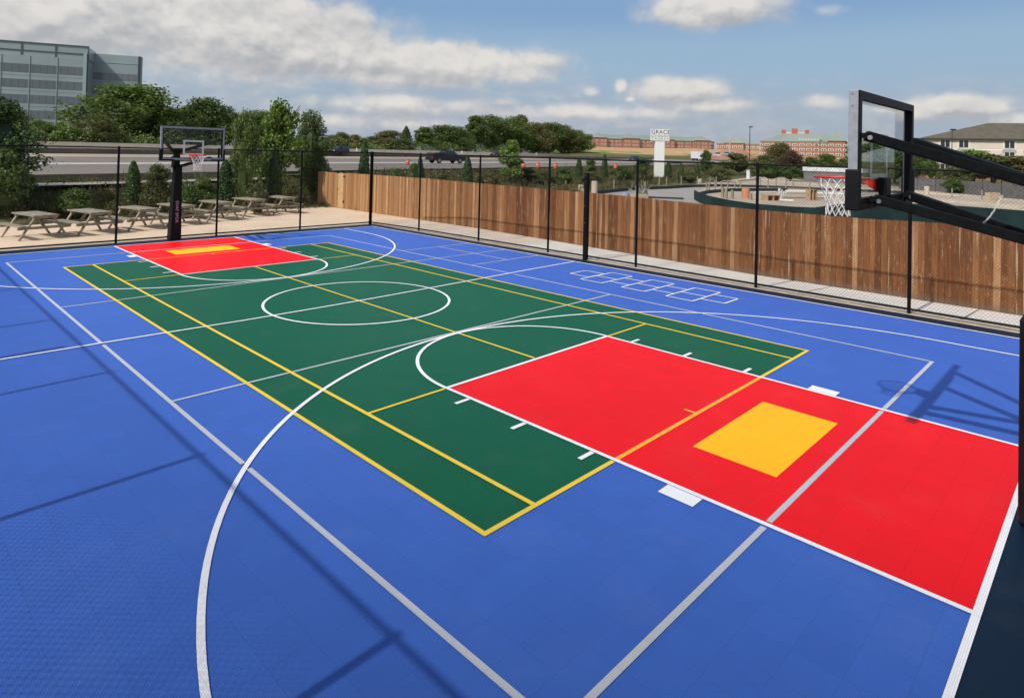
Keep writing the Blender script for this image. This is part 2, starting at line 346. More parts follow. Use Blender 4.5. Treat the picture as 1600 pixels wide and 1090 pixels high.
hbox('roadside_barrier', 101.5, 103, 3.8, 5.0, jerseyd, 'low dark concrete barrier along the near edge of the highway shoulder', 'barrier', s0=-500, s1=95)
hbox('kerb', 159, 160.4, 4.5, 4.95, mat('pale_kerb', (.85, .83, .78, 1), rough=.8), 'thin pale kerb line between highway shoulder and traffic lanes', 'kerb', gap=.02)
hbox('silt_fence', 101.3, 101.6, 2.9, 4.9, silt, 'black silt fence running along the verge above the wooden fence', 'fence', s0=96, s1=620, seg=8, gap=0, top=.15)
hstrip('grass_verge', 99, 104, 4.25, mat('verge_grass', (.17, .17, .09, 1), (.22, .19, .11, 1), rough=.95, scale=1.5), 96, 900)
hstrip('gravel_strip', 92.5, 97, 3.9, mat('gravel', (.34, .32, .28, 1), (.24, .225, .2, 1), rough=.95, scale=2), -300, 90, z1=4.0)
# ------------------------------------------------------------------ court
cBlue, cGreen, cRed, cOr, cNavy = (.036, .100, .372, 1), (.0015, .078, .033, 1), (.68, .002, .003, 1), (.93, .395, .0015, 1), (.003, .012, .027, 1)
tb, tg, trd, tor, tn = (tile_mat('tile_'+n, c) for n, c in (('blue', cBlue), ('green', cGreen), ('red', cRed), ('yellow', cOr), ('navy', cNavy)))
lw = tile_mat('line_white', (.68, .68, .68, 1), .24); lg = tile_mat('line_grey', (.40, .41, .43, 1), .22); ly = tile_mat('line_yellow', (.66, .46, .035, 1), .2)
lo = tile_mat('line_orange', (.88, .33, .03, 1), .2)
H = .005                                     # stacking step of painted layers (ft)
def rect(x0, x1, y0, y1, z): return [(x0, y0, z), (x1, y0, z), (x1, y1, z), (x0, y1, z)]
structure('court_slab', MB().box(-38.3, 39.5, -26.6, 27.35, -.6, -.06), slab_m)
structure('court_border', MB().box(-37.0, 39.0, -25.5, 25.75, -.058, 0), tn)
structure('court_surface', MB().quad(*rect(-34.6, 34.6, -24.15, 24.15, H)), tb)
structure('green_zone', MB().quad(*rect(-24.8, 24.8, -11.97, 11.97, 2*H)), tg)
m_ = MB()
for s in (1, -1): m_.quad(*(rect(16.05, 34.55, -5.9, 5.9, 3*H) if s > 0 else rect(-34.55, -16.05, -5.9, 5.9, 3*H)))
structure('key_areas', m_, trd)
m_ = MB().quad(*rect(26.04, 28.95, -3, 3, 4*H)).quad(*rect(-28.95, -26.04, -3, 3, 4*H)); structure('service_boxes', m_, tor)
LW = .17
def path(mb, pts, z, w=LW):
    mb.k = getattr(mb, 'k', 0)+1; z = z+mb.k*.00025
    pts = [np.array(p, float) for p in pts]; n = len(pts); L = []
    for i in range(n):
        d = pts[min(i+1, n-1)]-pts[max(i-1, 0)]; d /= np.linalg.norm(d); q = np.array((-d[1], d[0]))*w/2
        L.append((pts[i]-q, pts[i]+q))
    for i in range(n-1):
        a, b = L[i], L[i+1]; mb.quad((*a[0], z), (*b[0], z), (*b[1], z), (*a[1], z))
def arc(cx, cy, r, a0, a1, n=64): return [(cx+r*math.cos(math.radians(a0+(a1-a0)*i/n)), cy+r*math.sin(math.radians(a0+(a1-a0)*i/n))) for i in range(n+1)]
g_ = MB(); z = 5*H
for s in (1, -1):
    g_.quad(*rect(*sorted((s*29.8-.085, s*29.8+.085)), -15.03, -6.04, z)); g_.quad(*rect(*sorted((s*29.8-.085, s*29.8+.085)), -5.7, 5.7, z)); g_.quad(*rect(*sorted((s*29.8-.085, s*29.8+.085)), 6.04, 15.03, z))
    path(g_, [(s*9.9, -14.86), (s*9.9, 14.86)], z, .15)
# long side lines, interrupted where the three point arcs and half line cross
for s in (1, -1):
    xs = [-29.7, -17.15, -16.72, -.25, .1, 16.72, 17.15, 29.7]
    for a, b in zip(xs[::2], xs[1::2]): path(g_, [(a, s*14.95), (b, s*14.95)], z)
# four square grid beside the right sideline
for x in (-15.45, -9.9, -5.2): path(g_, [(x, 15.04 if x != -9.9 else 15.04), (x, 24.0)], z, .14)
path(g_, [(-15.4, 19.65), (-5.25, 19.65)], z, .14)
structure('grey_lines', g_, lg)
y_ = MB(); z = 6*H
for s in (1, -1):
    path(y_, [(-24.8, s*11.9), (24.8, s*11.9)], z); path(y_, [(-24.7, s*9.88), (24.7, s*9.88)], z)
    path(y_, [(s*24.75, -11.97), (s*24.75, -6.0)], z); path(y_, [(s*24.75, 6.0), (s*24.75, 11.97)], z)
    path(y_, [(s*16.07, -9.8), (s*16.07, -6.0)], z, .14); path(y_, [(s*16.07, 6.0), (s*16.07, 9.8)], z, .14)
path(y_, [(-15.9, -.05), (15.9, -.05)], z, .15); structure('yellow_lines', y_, ly)
o_ = MB()
for s in (1, -1):
    path(o_, [(s*24.75, -5.78), (s*24.75, 5.78)], z); path(o_, [(s*24.2, -.25), (s*24.66, -.25)], z, .14)
structure('orange_lines', o_, lo)
w_ = MB(); z = 7*H
for s in (1, -1):
    path(w_, [(s*34.56, -24.15), (s*34.56, 24.15)], z); path(w_, [(-34.5, s*24.08), (34.5, s*24.08)], z)
    path(w_, [(s*16.13, s*-5.88), (s*34.48, s*-5.88)], z); path(w_, [(s*16.13, s*5.88), (s*34.48, s*5.88)], z)
    path(w_, [(s*16.05, -5.95), (s*16.05, 5.95)], z)
    a = arc(16.05, 0, 5.9, 90, 270, 48); path(w_, [(s*x, y) for x, y in a], z)
    a = [(34.5, 19.9)]+arc(29.85, 0, 19.75, 88, 272, 96)+[(34.5, -19.9)]; a[0] = (34.5, 19.85); path(w_, [(s*x, y) for x, y in a], z)
    for t in (1, -1):
        for x in (17.6, 20.75, 23.9): w_.quad(*rect(*sorted((s*(x-.09), s*(x+.09))), *sorted((t*5.99, t*6.72)), z))
        w_.quad(*rect(*sorted((s*26.8, s*27.95)), *sorted((t*5.99, t*6.6)), z))
path(w_, [(-.45, -24), (-.42, -19), (-.3, -15), (-.12, -11), (.05, -8), (.12, -3), (.1, 1), (-.08, 7), (-.27, 12.3), (-.5, 18), (-.62, 24)], z, .16)
path(w_, arc(0, 0, 6.05, 0, 360, 96), z)
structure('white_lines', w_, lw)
h_ = MB(); 
for x0, x1, y0, y1 in ((2.95, 4.92, 18.95, 21.1), (4.98, 7.05, 17.75, 22.17), (7.05, 8.96, 18.9, 21.0), (8.96, 11.0, 17.75, 22.12), (11.0, 12.86, 18.85, 20.95), (12.86, 14.96, 17.7, 22.0), (14.96, 16.8, 18.85, 20.95)):
    c = [(x0, y0), (x1, y0), (x1, y1), (x0, y1), (x0, y0)]
    for a, b in zip(c, c[1:]): path(h_, [a, b], z, .13)
    if y1-y0 > 3: path(h_, [(x0, (y0+y1)/2), (x1, (y0+y1)/2)], z, .13)
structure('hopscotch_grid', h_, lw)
# ------------------------------------------------------------------ paving round the court
structure('patio', MB().poly([(-38.32, -40, -.1), (-38.32, 35.4, -.1), (-70, 35.4, -.15), (-62, 8, -.1), (-60.5, -14, -.1), (-58, -40, -.1)], [(0, 1, 2, 3, 4, 5)]), patio_m)
xs = [-38.3, -27, -13, -4, 12, 60]; zs = [-.1, -.1, -.25, -.4, -.62, -.62]
for i in range(5):
    if i < 2: m_ = MB() if i == 0 else m_
    if i == 2: structure('walkway_tan', m_, mat('pale_tan_walk', (.76, .655, .53, 1), (.66, .56, .45, 1), rough=.85, scale=.5, detail=10, bump=.4, bscale=30)); m_ = MB()
    m_.quad((xs[i], 27.37, -.1 if i < 2 else -.16), (xs[i+1], 27.37, -.1 if i < 1 else -.16), (xs[i+1], 35.0, zs[i+1]), (xs[i], 35.0, zs[i]))
structure('walkway', m_, concrete)
m_ = MB()
for x in (-39.2, -33, -22.5, -12.2, -1.9, 8.4, 18.7, 29):
    zz = np.interp(x, xs, zs); m_.quad((x, 27.4, -.09), (x+.07, 27.4, -.09), (x+.07, 34.9, zz+.012), (x, 34.9, zz+.012))
structure('walkway_joints', m_, joint)
# ------------------------------------------------------------------ chain link fences
FH = 9.84
def link_panel(L, z0=.25, z1=FH-.12, r=.0050, pitch=.2357):
    """one bay of diamond mesh, wires modelled: two families of diagonals, x from 0 to L"""
    mb = MB(); h = z1-z0; k = 0
    for fam in (1, -1):
        c = -h if fam > 0 else 0.0
        end = L if fam > 0 else L+h
        while c < end:
            if fam > 0: a0, a1 = max(0, -c), min(h, L-c); p, q = (c+a0, z0+a0), (c+a1, z0+a1)
            else: a0, a1 = max(0, c-L), min(h, c); p, q = (c-a0, z0+a0), (c-a1, z0+a1)
            if a1-a0 > .02: mb.bar((p[0], fam*.006, p[1]), (q[0], fam*.006, q[1]), r*1.8, r*1.8, up=(0, 1, 0))
            c += pitch
    return mb
wire = mat('black_vinyl_wire', (.006, .006, .006, 1), rough=.5, spec=.25)
def chain_fence(label, posts, group=None):
    """posts: list of (x, y); panels between them"""
    t = thing('chain_link_fence', label, 'fence', (posts[0][0], posts[0][1], 0), group)
    ref = MB().tube([(0, 0, -.3), (0, 0, FH-.02)], .115, 12).tube([(0, 0, FH-.02), (0, 0, FH+.06)], [.13, .06], 12)
    p0 = None
    for (x, y) in posts:
        if p0 is None:
            p0 = ref.build('fence_post', black, None, smooth=False); o = p0
            p0.parent = t; p0['o0'] = [0, 0, 0]
        else: o = p0.copy(); C.objects.link(o); o.parent = t
        o.location = ((x-posts[0][0])*S, (y-posts[0][1])*S, 0)
    MB().tube([(x, y, FH-.1) for x, y in posts], .075, 8).build('top_rail', black, t)
    MB().tube([(x, y, .22) for x, y in posts], .085, 8).build('bottom_rail', black, t)
    Ls = [math.dist(a, b) for a, b in zip(posts, posts[1:])]; Lm = sum(Ls)/len(Ls)
    pm = None
    for a, b, L in zip(posts, posts[1:], Ls):
        if pm is None: pm = link_panel(Lm).build('mesh_panel', wire); pm.parent = t; o = pm
        else: o = pm.copy(); C.objects.link(o); o.parent = t
        o.location = ((a[0]-posts[0][0])*S, (a[1]-posts[0][1])*S, 0); o.rotation_euler = (0, 0, math.atan2(b[1]-a[1], b[0]-a[0])); o.scale = (L/Lm, 1, 1)
    return t
YR = 26.5
chain_fence('tall black chain link fence along the hopscotch side, in front of the wooden fence', [(-37.35, 25.7), (-27.75, YR), (-16.6, YR), (-6.2, YR+.15), (4.45, YR+.2), (15.75, YR), (26.3, YR), (37.2, YR)])
chain_fence('tall black chain link fence behind the far basketball hoop, in front of the picnic tables', [(-37.4, -25.3), (-37.2, -15.4), (-37.05, -5.15), (-37.25, 4.95), (-37.4, 15.25), (-37.35, 25.45)])
chain_fence('black chain link fence on the left side whose shadow lies on the blue court', [(-37.1, -25.35), (-27.5, -25.35), (-17.4, -25.35), (-6.75, -25.35), (4.85, -25.35), (15.45, -25.35), (26.3, -25.35), (37.2, -25.4)])
def net_post(label, x, y, h):
    t = thing('net_post', label, 'post', (x, y, 0), 'volleyball net posts')
    MB().box(x-.2, x+.2, y-.2, y+.2, -.05, h).build('post', black, t, bevel=.03)
    for z in (h*.42, h*.62, h*.9, h*.97): MB().tube([(x, y-.25, z), (x, y-.19, z)], .035, 8).build('eye_bolt', bolt, t)
net_post('short thick black net post standing at the half line in front of the wooden fence', -.95, 26.15, 8.4)
net_post('short black net post beside the left fence whose shadow ends near the white half line', -.6, -24.85, 8.4)
# ------------------------------------------------------------------ wooden fence
def cedar():
    m = bpy.data.materials.new('cedar_boards'); m.use_nodes = True; t = NT(m.node_tree); bs = m.node_tree.nodes['Principled BSDF']
    ge = N(t.n, 'ShaderNodeNewGeometry'); sp = N(t.n, 'ShaderNodeSeparateXYZ'); t.l.new(ge.outputs['Position'], sp.inputs[0])
    at = N(t.n, 'ShaderNodeAttribute'); at.attribute_name = 'rnd'; r = at.outputs['Fac']
    v = t.comb(t.m('MULTIPLY', sp.outputs[0], 16), t.m('MULTIPLY', r, 40), t.m('MULTIPLY', sp.outputs[2], 1.1))
    grain = t.noise(v, 1.6, 8, .65, .6); blotch = t.noise(t.comb(t.m('MULTIPLY', sp.outputs[0], 5), t.m('MULTIPLY', r, 9), t.m('MULTIPLY', sp.outputs[2], 1.7)), 1.3, 7, .7)
    cr = N(t.n, 'ShaderNodeValToRGB'); t.l.new(r, cr.inputs[0]); e = cr.color_ramp.elements
    e[0].position = 0; e[0].color = (.13, .058, .026, 1); e[1].position = 1; e[1].color = (.44, .29, .175, 1)
    for p, c in ((.25, (.19, .088, .040, 1)), (.5, (.235, .115, .053, 1)), (.68, (.165, .075, .034, 1)), (.8, (.27, .14, .068, 1)), (.88, (.30, .16, .08, 1)), (.95, (.34, .20, .115, 1))): q = e.new(p); q.color = c
    c = cr.outputs[0]
    c = t.mix(1.0, c, (.90, .77, .62, 1), 'MULTIPLY')
    fineg = t.noise(t.comb(t.m('MULTIPLY', sp.outputs[0], 55), t.m('MULTIPLY', r, 23), t.m('MULTIPLY', sp.outputs[2], 3.5)), 1.2, 6, .7, .8)
    broad = t.noise(ge.outputs['Position'], .55, 3, .6)
    c = t.mix(1.0, c, t.comb(*[t.m('MULTIPLY', t.m('MULTIPLY', t.m('MULTIPLY_ADD', grain, 1.5, .22), t.m('MULTIPLY_ADD', fineg, 1.0, .5)), t.m('MULTIPLY_ADD', broad, .7, .65))]*3), 'MULTIPLY')
    knot = t.noise(t.comb(t.m('MULTIPLY', sp.outputs[0], 13), t.m('MULTIPLY', r, 31), t.m('MULTIPLY', sp.outputs[2], 4.5)), 1.1, 4, .7, 1.5)
    c = t.mix(t.ss(knot, .60, .70, 0, .7), c, (.46, .30, .17, 1)); c = t.mix(t.ss(knot, .36, .28, 0, .6), c, (.07, .03, .015, 1))
    c = t.mix(t.ss(blotch, .56, .70, 0, .5), c, (.40, .25, .14, 1))
    c = t.mix(t.ss(blotch, .45, .25, 0, .45), c, (.13, .06, .028, 1))
    stk = t.noise(t.comb(t.m('MULTIPLY', sp.outputs[0], 12), t.m('MULTIPLY', r, 5), t.m('MULTIPLY', sp.outputs[2], .35)), 1.0, 3, .6)
    c = t.mix(t.ss(stk, .60, .68, 0, .7), c, (.50, .36, .24, 1))
    zf = t.m('ABSOLUTE', t.m('SUBTRACT', t.m('PINGPONG', t.m('ADD', sp.outputs[2], .30), .335), .16)); xf = t.m('ABSOLUTE', t.m('SUBTRACT', t.m('FRACT', t.m('MULTIPLY', sp.outputs[0], 15.2)), .5))
    c = t.mix(t.m('MULTIPLY', t.ss(zf, .014, .006), t.ss(xf, .09, .04, 0, .7)), c, (.06, .045, .035, 1))
    # newer, paler timber towards the gate end
    new = t.ss(sp.outputs[0], -4.0, -17.0)
    c = t.mix(t.m('MULTIPLY', new, .5), c, t.mix(1.0, t.mix(r, (.42, .215, .09, 1), (.72, .44, .22, 1)), t.comb(*[t.m('MULTIPLY_ADD', grain, .7, .62)]*3), 'MULTIPLY'))
    # grey weathering just above the ground
    c = t.mix(t.ss(t.m('ADD', sp.outputs[2], t.m('MULTIPLY', grain, -.16)), -.06, -.24, 0, .55), c, (.16, .13, .10, 1))
    t.l.new(c, bs.inputs['Base Color']); bs.inputs['Roughness'].default_value = .85; bs.inputs['Specular IOR Level'].default_value = .2
    bn = N(t.n, 'ShaderNodeBump'); bn.inputs['Strength'].default_value = .5; bn.inputs['Distance'].default_value = .006
    t.l.new(grain, bn.inputs['Height']); t.l.new(bn.outputs[0], bs.inputs['Normal']); return m
cedm = cedar()
wf = thing('wooden_fence', 'long reddish brown cedar board fence running behind the chain link along the walkway', 'fence', (-69, 35, 0))
fx = [-70, -52, -38, -27, -13, -4, 12, 21, 28, 60]; ft = [5.95, 6.08, 6.1, 6.0, 5.86, 5.8, 5.43, 5.43, 5.6, 5.7]; fb = [-.2, -.1, -.08, -.08, -.25, -.42, -.62, -.68, -.62, -.6]
GX0, GX1 = -62.8, -59.2
mb = MB(); x = -68.7
while x < 58:
    w = .43 + random.uniform(-.03, .03)
    if GX0 <= x+w/2 <= GX1:
        if mb.v: mb.build('boards', cedm, wf); mb = MB()
    else:
        zt = np.interp(x, fx, ft)+random.uniform(-.02, .02); zb = np.interp(x, fx, fb); y = 35+random.uniform(-.012, .012)
        r = random.random()
        mb.hexa([(x, y, zb), (x+w-.015, y, zb), (x+w-.015, y+.06, zb), (x, y+.06, zb), (x, y, zt), (x+w-.015, y, zt), (x+w-.015, y+.06, zt), (x, y+.06, zt)], r)
    x += w
mb.build('boards', cedm, wf)
mb = MB()
for z in (.8, 3.0, 5.0): mb.bar((-68.7, 35.15, z), (58, 35.15, z-.5), .12, .28)
for x in np.arange(-68, 58, 8): mb.box(x-.15, x+.15, 35.1, 35.4, -.8, np.interp(x, fx, ft)-.3)
mb.build('rails', cedm, wf)
gt = MB(); x = GX0+.05
i = 0
while x < GX1-.2:
    w = .44; zt = 6.02 + (.0 if i < 3 or i > 3 else 0)
    gt.hexa([(x, 34.97, -.02), (x+w-.02, 34.97, -.02), (x+w-.02, 35.03, -.02), (x, 35.03, -.02), (x, 34.97, zt-.1), (x+w-.02, 34.97, zt-.1), (x+w-.02, 35.03, zt-.1), (x, 35.03, zt-.1)], random.random()); x += w; i += 1
gt = gt.build('gate', cedm, wf)
pk = [(-61.55, -.05), (-59.85, -.05), (-59.85, 5.6)]+[(-60.7+.85*math.cos(a), 5.6+.42*math.sin(a)) for a in np.linspace(.15, PI-.15, 9)]+[(-61.55, 5.6)]
MB().prism(pk, 34.88, 34.96).build('arched_panel', mat('pale_cedar', (.60, .40, .20, 1), (.50, .31, .15, 1), rough=.85, scale=5), gt)
for z in (1.0, 5.3): MB().box(-60.0, -59.5, 34.84, 34.875, z, z+.16).box(-59.7, -59.55, 34.85, 34.872, z-.15, z+.3).build('hinge', black, gt)
MB().box(-61.75, -61.5, 34.84, 34.875, 3.0, 3.25).build('latch', black, gt)
# ------------------------------------------------------------------ basketball hoops
glass = bpy.data.materials.new('clear_backboard'); glass.use_nodes = True
_t = NT(glass.node_tree); _t.n.clear(); _tr = N(_t.n, 'ShaderNodeBsdfTransparent'); _tr.inputs[0].default_value = (.95, .965, .965, 1)
_g = N(_t.n, 'ShaderNodeBsdfGlossy'); _g.inputs[0].default_value = (1, 1, 1, 1); _g.inputs['Roughness'].default_value = .02
_fr = N(_t.n, 'ShaderNodeFresnel'); _fr.inputs[0].default_value = 1.45; _mx = N(_t.n, 'ShaderNodeMixShader')
_t.l.new(_t.m('MULTIPLY', _fr.outputs[0], .3), _mx.inputs[0]); _t.l.new(_tr.outputs[0], _mx.inputs[1]); _t.l.new(_g.outputs[0], _mx.inputs[2])
_o = N(_t.n, 'ShaderNodeOutputMaterial'); _t.l.new(_mx.outputs[0], _o.inputs[0])
def text_mesh(s, size, m, parent, loc, rot, name='lettering', ext=.01, space=1.0, bold=0):
    c = bpy.data.curves.new(name, 'FONT'); c.body = s; c.size = size*S; c.extrude = ext*S; c.offset = bold*S; c.align_x = 'CENTER'; c.align_y = 'CENTER'; c.space_character = space
    o = bpy.data.objects.new(name, c); C.objects.link(o)
    bpy.context.view_layer.update()
    me = bpy.data.meshes.new_from_object(o.evaluated_get(bpy.context.evaluated_depsgraph_get())); bpy.data.objects.remove(o)
    me.materials.clear(); me.materials.append(m)
    o = bpy.data.objects.new(name, me); C.objects.link(o); o.parent = parent; o.location = [x*S for x in loc]; o.rotation_euler = rot; return o
def hoop(label, loc, rz, zb, zt, hw, px, pyo, pad_h, pole_top, zr, letters, ns=1.0):
    """local frame: board face at x=0 looking towards -x, pole at x=px"""
    t = local('basketball_hoop', label, 'basketball hoop', loc, rz)
    b = MB(); e = .28; d0, d1 = 0, .26
    b.box(d0, d1, -hw, -hw+e*.55, zb, zt); b.box(d0, d1, hw-e*.55, hw, zb, zt); b.box(d0, d1, -hw+e*.55, hw-e*.55, zt-e*.7, zt); b.box(d0, d1, -hw+e*.55, hw-e*.55, zb, zb+e*.7)
    f = b.build('backboard_frame', alu, t, bevel=.015)
    b = MB()
    for s in (1, -1): b.box(.06, .2615, *sorted((s*(hw-.158), s*(hw-.26))), zb+.21, zt-.21)
    b.box(.06, .2615, -hw+.27, hw-.27, zt-.25, zt-.2); b.box(.06, .2615, -hw+.27, hw-.27, zb+.2, zb+.25)
    b.box(.262, .30, -hw+.02, -hw+.26, zb+.01, zt-.01); b.box(.262, .30, hw-.26, hw-.02, zb+.01, zt-.01); b.box(.262, .30, -hw+.26, hw-.26, zt-.25, zt-.01); b.box(.262, .30, -hw+.26, hw-.26, zb+.01, zb+.25)
    b.build('rear_frame', black, t)
    MB().box(.02, .035, -hw+.14, hw-.14, zb+.18, zt-.18).build('glass_board', glass, t)
    b = MB(); b.box(.004, .018, -1, 1, zr+1.5-.17, zr+1.5); b.box(.004, .018, -1, 1, zr, zr+.17); b.box(.004, .018, -1, -.83, zr+.17, zr+1.33); b.box(.004, .018, .83, 1, zr+.17, zr+1.33)
    b.build('target_square', whitep, t)
    b = MB()
    for s in (1, -1):
        b.box(-.06, .34, *sorted((s*(hw-.14), s*(hw+.07))), zb-.1, zb+1.12); b.box(-.06, .34, *sorted((s*(hw-.14), s*(hw-1.3))), zb-.1, zb+.08)
    b.box(-.06, .34, -hw+1.3, hw-1.3, zb-.1, zb-.02)
    b.build('edge_padding', blackpad, t, bevel=.04)
    for s in (1, -1):
        for z in (zt-.1, zt-.45): MB().tube([(.1, s*(hw+.0), z), (.1, s*(hw+.02), z)], .035, 8).build('corner_bolt', bolt, f)
    # rim
    rc = -1.25; a = [(rc+.75*math.cos(q), .75*math.sin(q), zr) for q in np.linspace(0, 2*PI, 33)[:-1]]
    b = MB().tube(a, .04, 8, closed=True); a2 = [(rc+.77*math.cos(q), .77*math.sin(q), zr-.14) for q in np.linspace(-1.1, 1.1, 14)]
    b.tube(a2, .022, 6)
    for q in np.linspace(-1.0, 1.0, 5): b.tube([(rc+.76*math.cos(q), .76*math.sin(q), zr), (rc+.77*math.cos(q), .77*math.sin(q), zr-.14)], .018, 6)
    ri = b.build('rim', red, t, smooth=True)
    b = MB(); b.box(-.02, -.002, -.4, .4, zr-.42, zr+.08)
    b.poly([(-.02, -.38, zr+.03), (-.55, -.5, zr+.0), (-.55, .5, zr+.0), (-.02, .38, zr+.03), (-.02, -.38, zr-.38), (-.5, -.32, zr-.08), (-.5, .32, zr-.08), (-.02, .38, zr-.38)], [(0, 1, 2, 3), (7, 6, 5, 4), (0, 4, 5, 1), (3, 2, 6, 7), (1, 5, 6, 2)])
    b.build('mounting_bracket', red, t, bevel=.01)
    MB().box(.052, .30, -.27, .27, zr-.62, zr+.05).build('mounting_plate', black, t, bevel=.02)
    # net: crossing cords narrowing downwards
    b = MB(); nn = 12; rows = 6
    def rad(k): return (.74, .60, .49, .41, .375, .37, .385)[k]
    def zz(k): return zr-.02-k*.245*ns-(.04 if k else 0)
    for i in range(nn):
        for sgn in (1, -1):
            pts = []
            for k in range(rows+1):
                q = 2*PI*(i+sgn*k*.5)/nn+.1; j = .012*math.sin(i*7.1+k*3.3)
                pts.append((rc+(rad(k)+j)*math.cos(q), (rad(k)+j)*math.sin(q), zz(k)+.02*math.sin(i*3+k)))
            b.tube(pts, .0135, 5)
    b.build('net', netm, ri)
    # pole, pad and arms
    b = MB(); b.box(px-.28, px+.28, pyo-.28, pyo+.28, -.05, pole_top); b.box(px-.32, px+.32, pyo-.32, pyo+.32, pole_top, pole_top+.05); b.build('pole', black, t, bevel=.02)
    w = .66 if not letters else .56; wt_ = w if not letters else .36; py2 = pyo-(0 if not letters else .14)
    pd = MB().hexa([(px-w, pyo-w, .03), (px+w, pyo-w, .03), (px+w, pyo+w, .03), (px-w, pyo+w, .03), (px-wt_, py2-wt_, pad_h), (px+wt_, py2-wt_, pad_h), (px+wt_, py2+wt_, pad_h), (px-wt_, py2+wt_, pad_h)]).build('pole_pad', blackpad, t, bevel=.12 if not letters else .05)
    for s in (1, -1):
        a1 = MB().bar((.38, s*(hw-.32), zb+2.12), (px+.15, pyo+s*.36, pole_top-.25), .26, .30).build('arm', black, t, bevel=.03)
        a2 = MB().bar((.38, s*(hw-1.3), zb+.22), (px+.1, pyo+s*.36, pole_top-1.85), .26, .30).build('arm', black, t, bevel=.03)
        MB().box(.30, .5, *sorted((s*(hw-.15), s*(hw-.5))), zb+2.04, zb+2.2).build('arm_bracket', black, a1)
        MB().box(.30, .5, *sorted((s*(hw-1.1), s*(hw-1.5))), zb+.14, zb+.3).build('arm_bracket', black, a2)
        for aa, y0, z in ((a1, hw-.32, zb+2.06), (a2, hw-1.3, zb+.16)): MB().tube([(.55, s*y0-.2, z), (.55, s*y0-.165, z)], .07, 10).build('pivot_bolt', bolt, aa)
    if letters:
        text_mesh('SNAP SPORTS', .42, mat('pad_lettering', (.62, .42, .55, 1), rough=.5), pd, (px-w+.055, pyo-.05, 2.75), (PI/2, PI/2, -PI/2), space=1.12)
    return t
near_hoop = hoop('near basketball hoop seen from behind, its black arms reaching over the court', (31.0, 0, 0), 0, 8.83, 12.3, 3.3, 4.42, 0, 5.88, 9.75, 9.62, False, .86)
far_hoop = hoop('far basketball hoop with lettered black pole pad in front of the picnic tables', (-31.0, 0, 0), PI, 8.66, 12.0, 3.08, 5.5, -.22, 7.8, 9.7, 9.18, True)
def chain(label, p, q):
    mb = MB(); p = np.array(p, float); q = np.array(q, float); n = int(np.linalg.norm(q-p)/.09)
    for i in range(n):
        a = p+(q-p)*i/n; c = p+(q-p)*(i+1.35)/n; sag = -.25*4*(i/n)*(1-i/n); a = a+(0, 0, sag); c = c+(0, 0, sag)
        off = np.array((.018, 0, 0)) if i % 2 else np.array((0, 0, .018))
        mb.tube([a+off, c+off], .008, 5); mb.tube([a-off, c-off], .008, 5)
    tag(mb.build('chain', bolt), label, 'chain')
chain('thin silver chain hanging slanted beside the near hoop arms', (33.55, .3, 8.22), (34.2, .6, 9.3))
tag(MB().bar((33.25, .05, 8.32), (33.55, .25, 8.22), .05, .05).tube([(33.5, .2, 8.2), (33.62, .34, 8.17)], .045, 8).build('height_lever', bolt), 'small silver lever on the lower arm of the near hoop', 'lever')
# ------------------------------------------------------------------ picnic tables
def picnic(label, loc, rz):
    t = local('picnic_table', label, 'picnic table', loc, rz, 'picnic tables in a row behind the far fence')
    L = 2.7; b = MB()
    for i in range(5): y = -1.2+i*.485; b.box(-L, L, y, y+.455, 2.42, 2.55)
    b.build('tabletop', wtable, t)
    for s in (1, -1):
        b = MB(); y = s*2.05
        for i in range(2): b.box(-L, L, y+i*.42-.42, y+i*.42-.03, 1.38, 1.5)
        b.box(-L+.3, -L+.45, y-.4, y+.38, 1.3, 1.378); b.box(L-.45, L-.3, y-.4, y+.38, 1.3, 1.378); b.build('seat', wtable, t)
    for sx in (-2.15, 2.15):
        for s in (1, -1):
            MB().bar((sx, s*.75, 2.42), (sx, s*2.25, 0), .14, .32, up=(1, 0, 0)).build('leg', wtable, t)
        MB().box(sx+.1, sx+.24, -2.45, 2.45, 1.1, 1.38).build('cross_beam', wtable, t); MB().box(sx+.1, sx+.24, -1.15, 1.15, 2.2, 2.42).build('cross_beam', wtable, t)
        MB().bar((sx*.95, 0, 1.3), (sx*.3, 0, 2.4), .28, .13).build('brace', wtable, t)
    return t
pt = [(-47.1, -10.3, 12), (-47.8, -5.1, 13), (-49.3, .2, 13), (-51.4, 5.3, 9), (-54.0, 11.3, 5), (-56.8, 17.2, 7), (-58.3, 22.8, 3)]
pl = ['grey wooden picnic table at the left end of the row, beside the dark pine', 'second picnic table from the left, between the end table and the first visible fence post',
      'third picnic table from the left, partly crossed by a black fence post', 'picnic table standing directly behind the black pole pad of the far hoop', 'picnic table just right of the far hoop pole',
      'sixth picnic table from the left, next to the last one', 'picnic table at the right end of the row, nearest the wooden fence']
p0 = None
for (x, y, a), lb in zip(pt, pl):
    if p0 is None: p0 = picnic(lb, (x, y, -.1), math.radians(a))
    else: copy_tree(p0, lb, (x, y, -.1), math.radians(a))
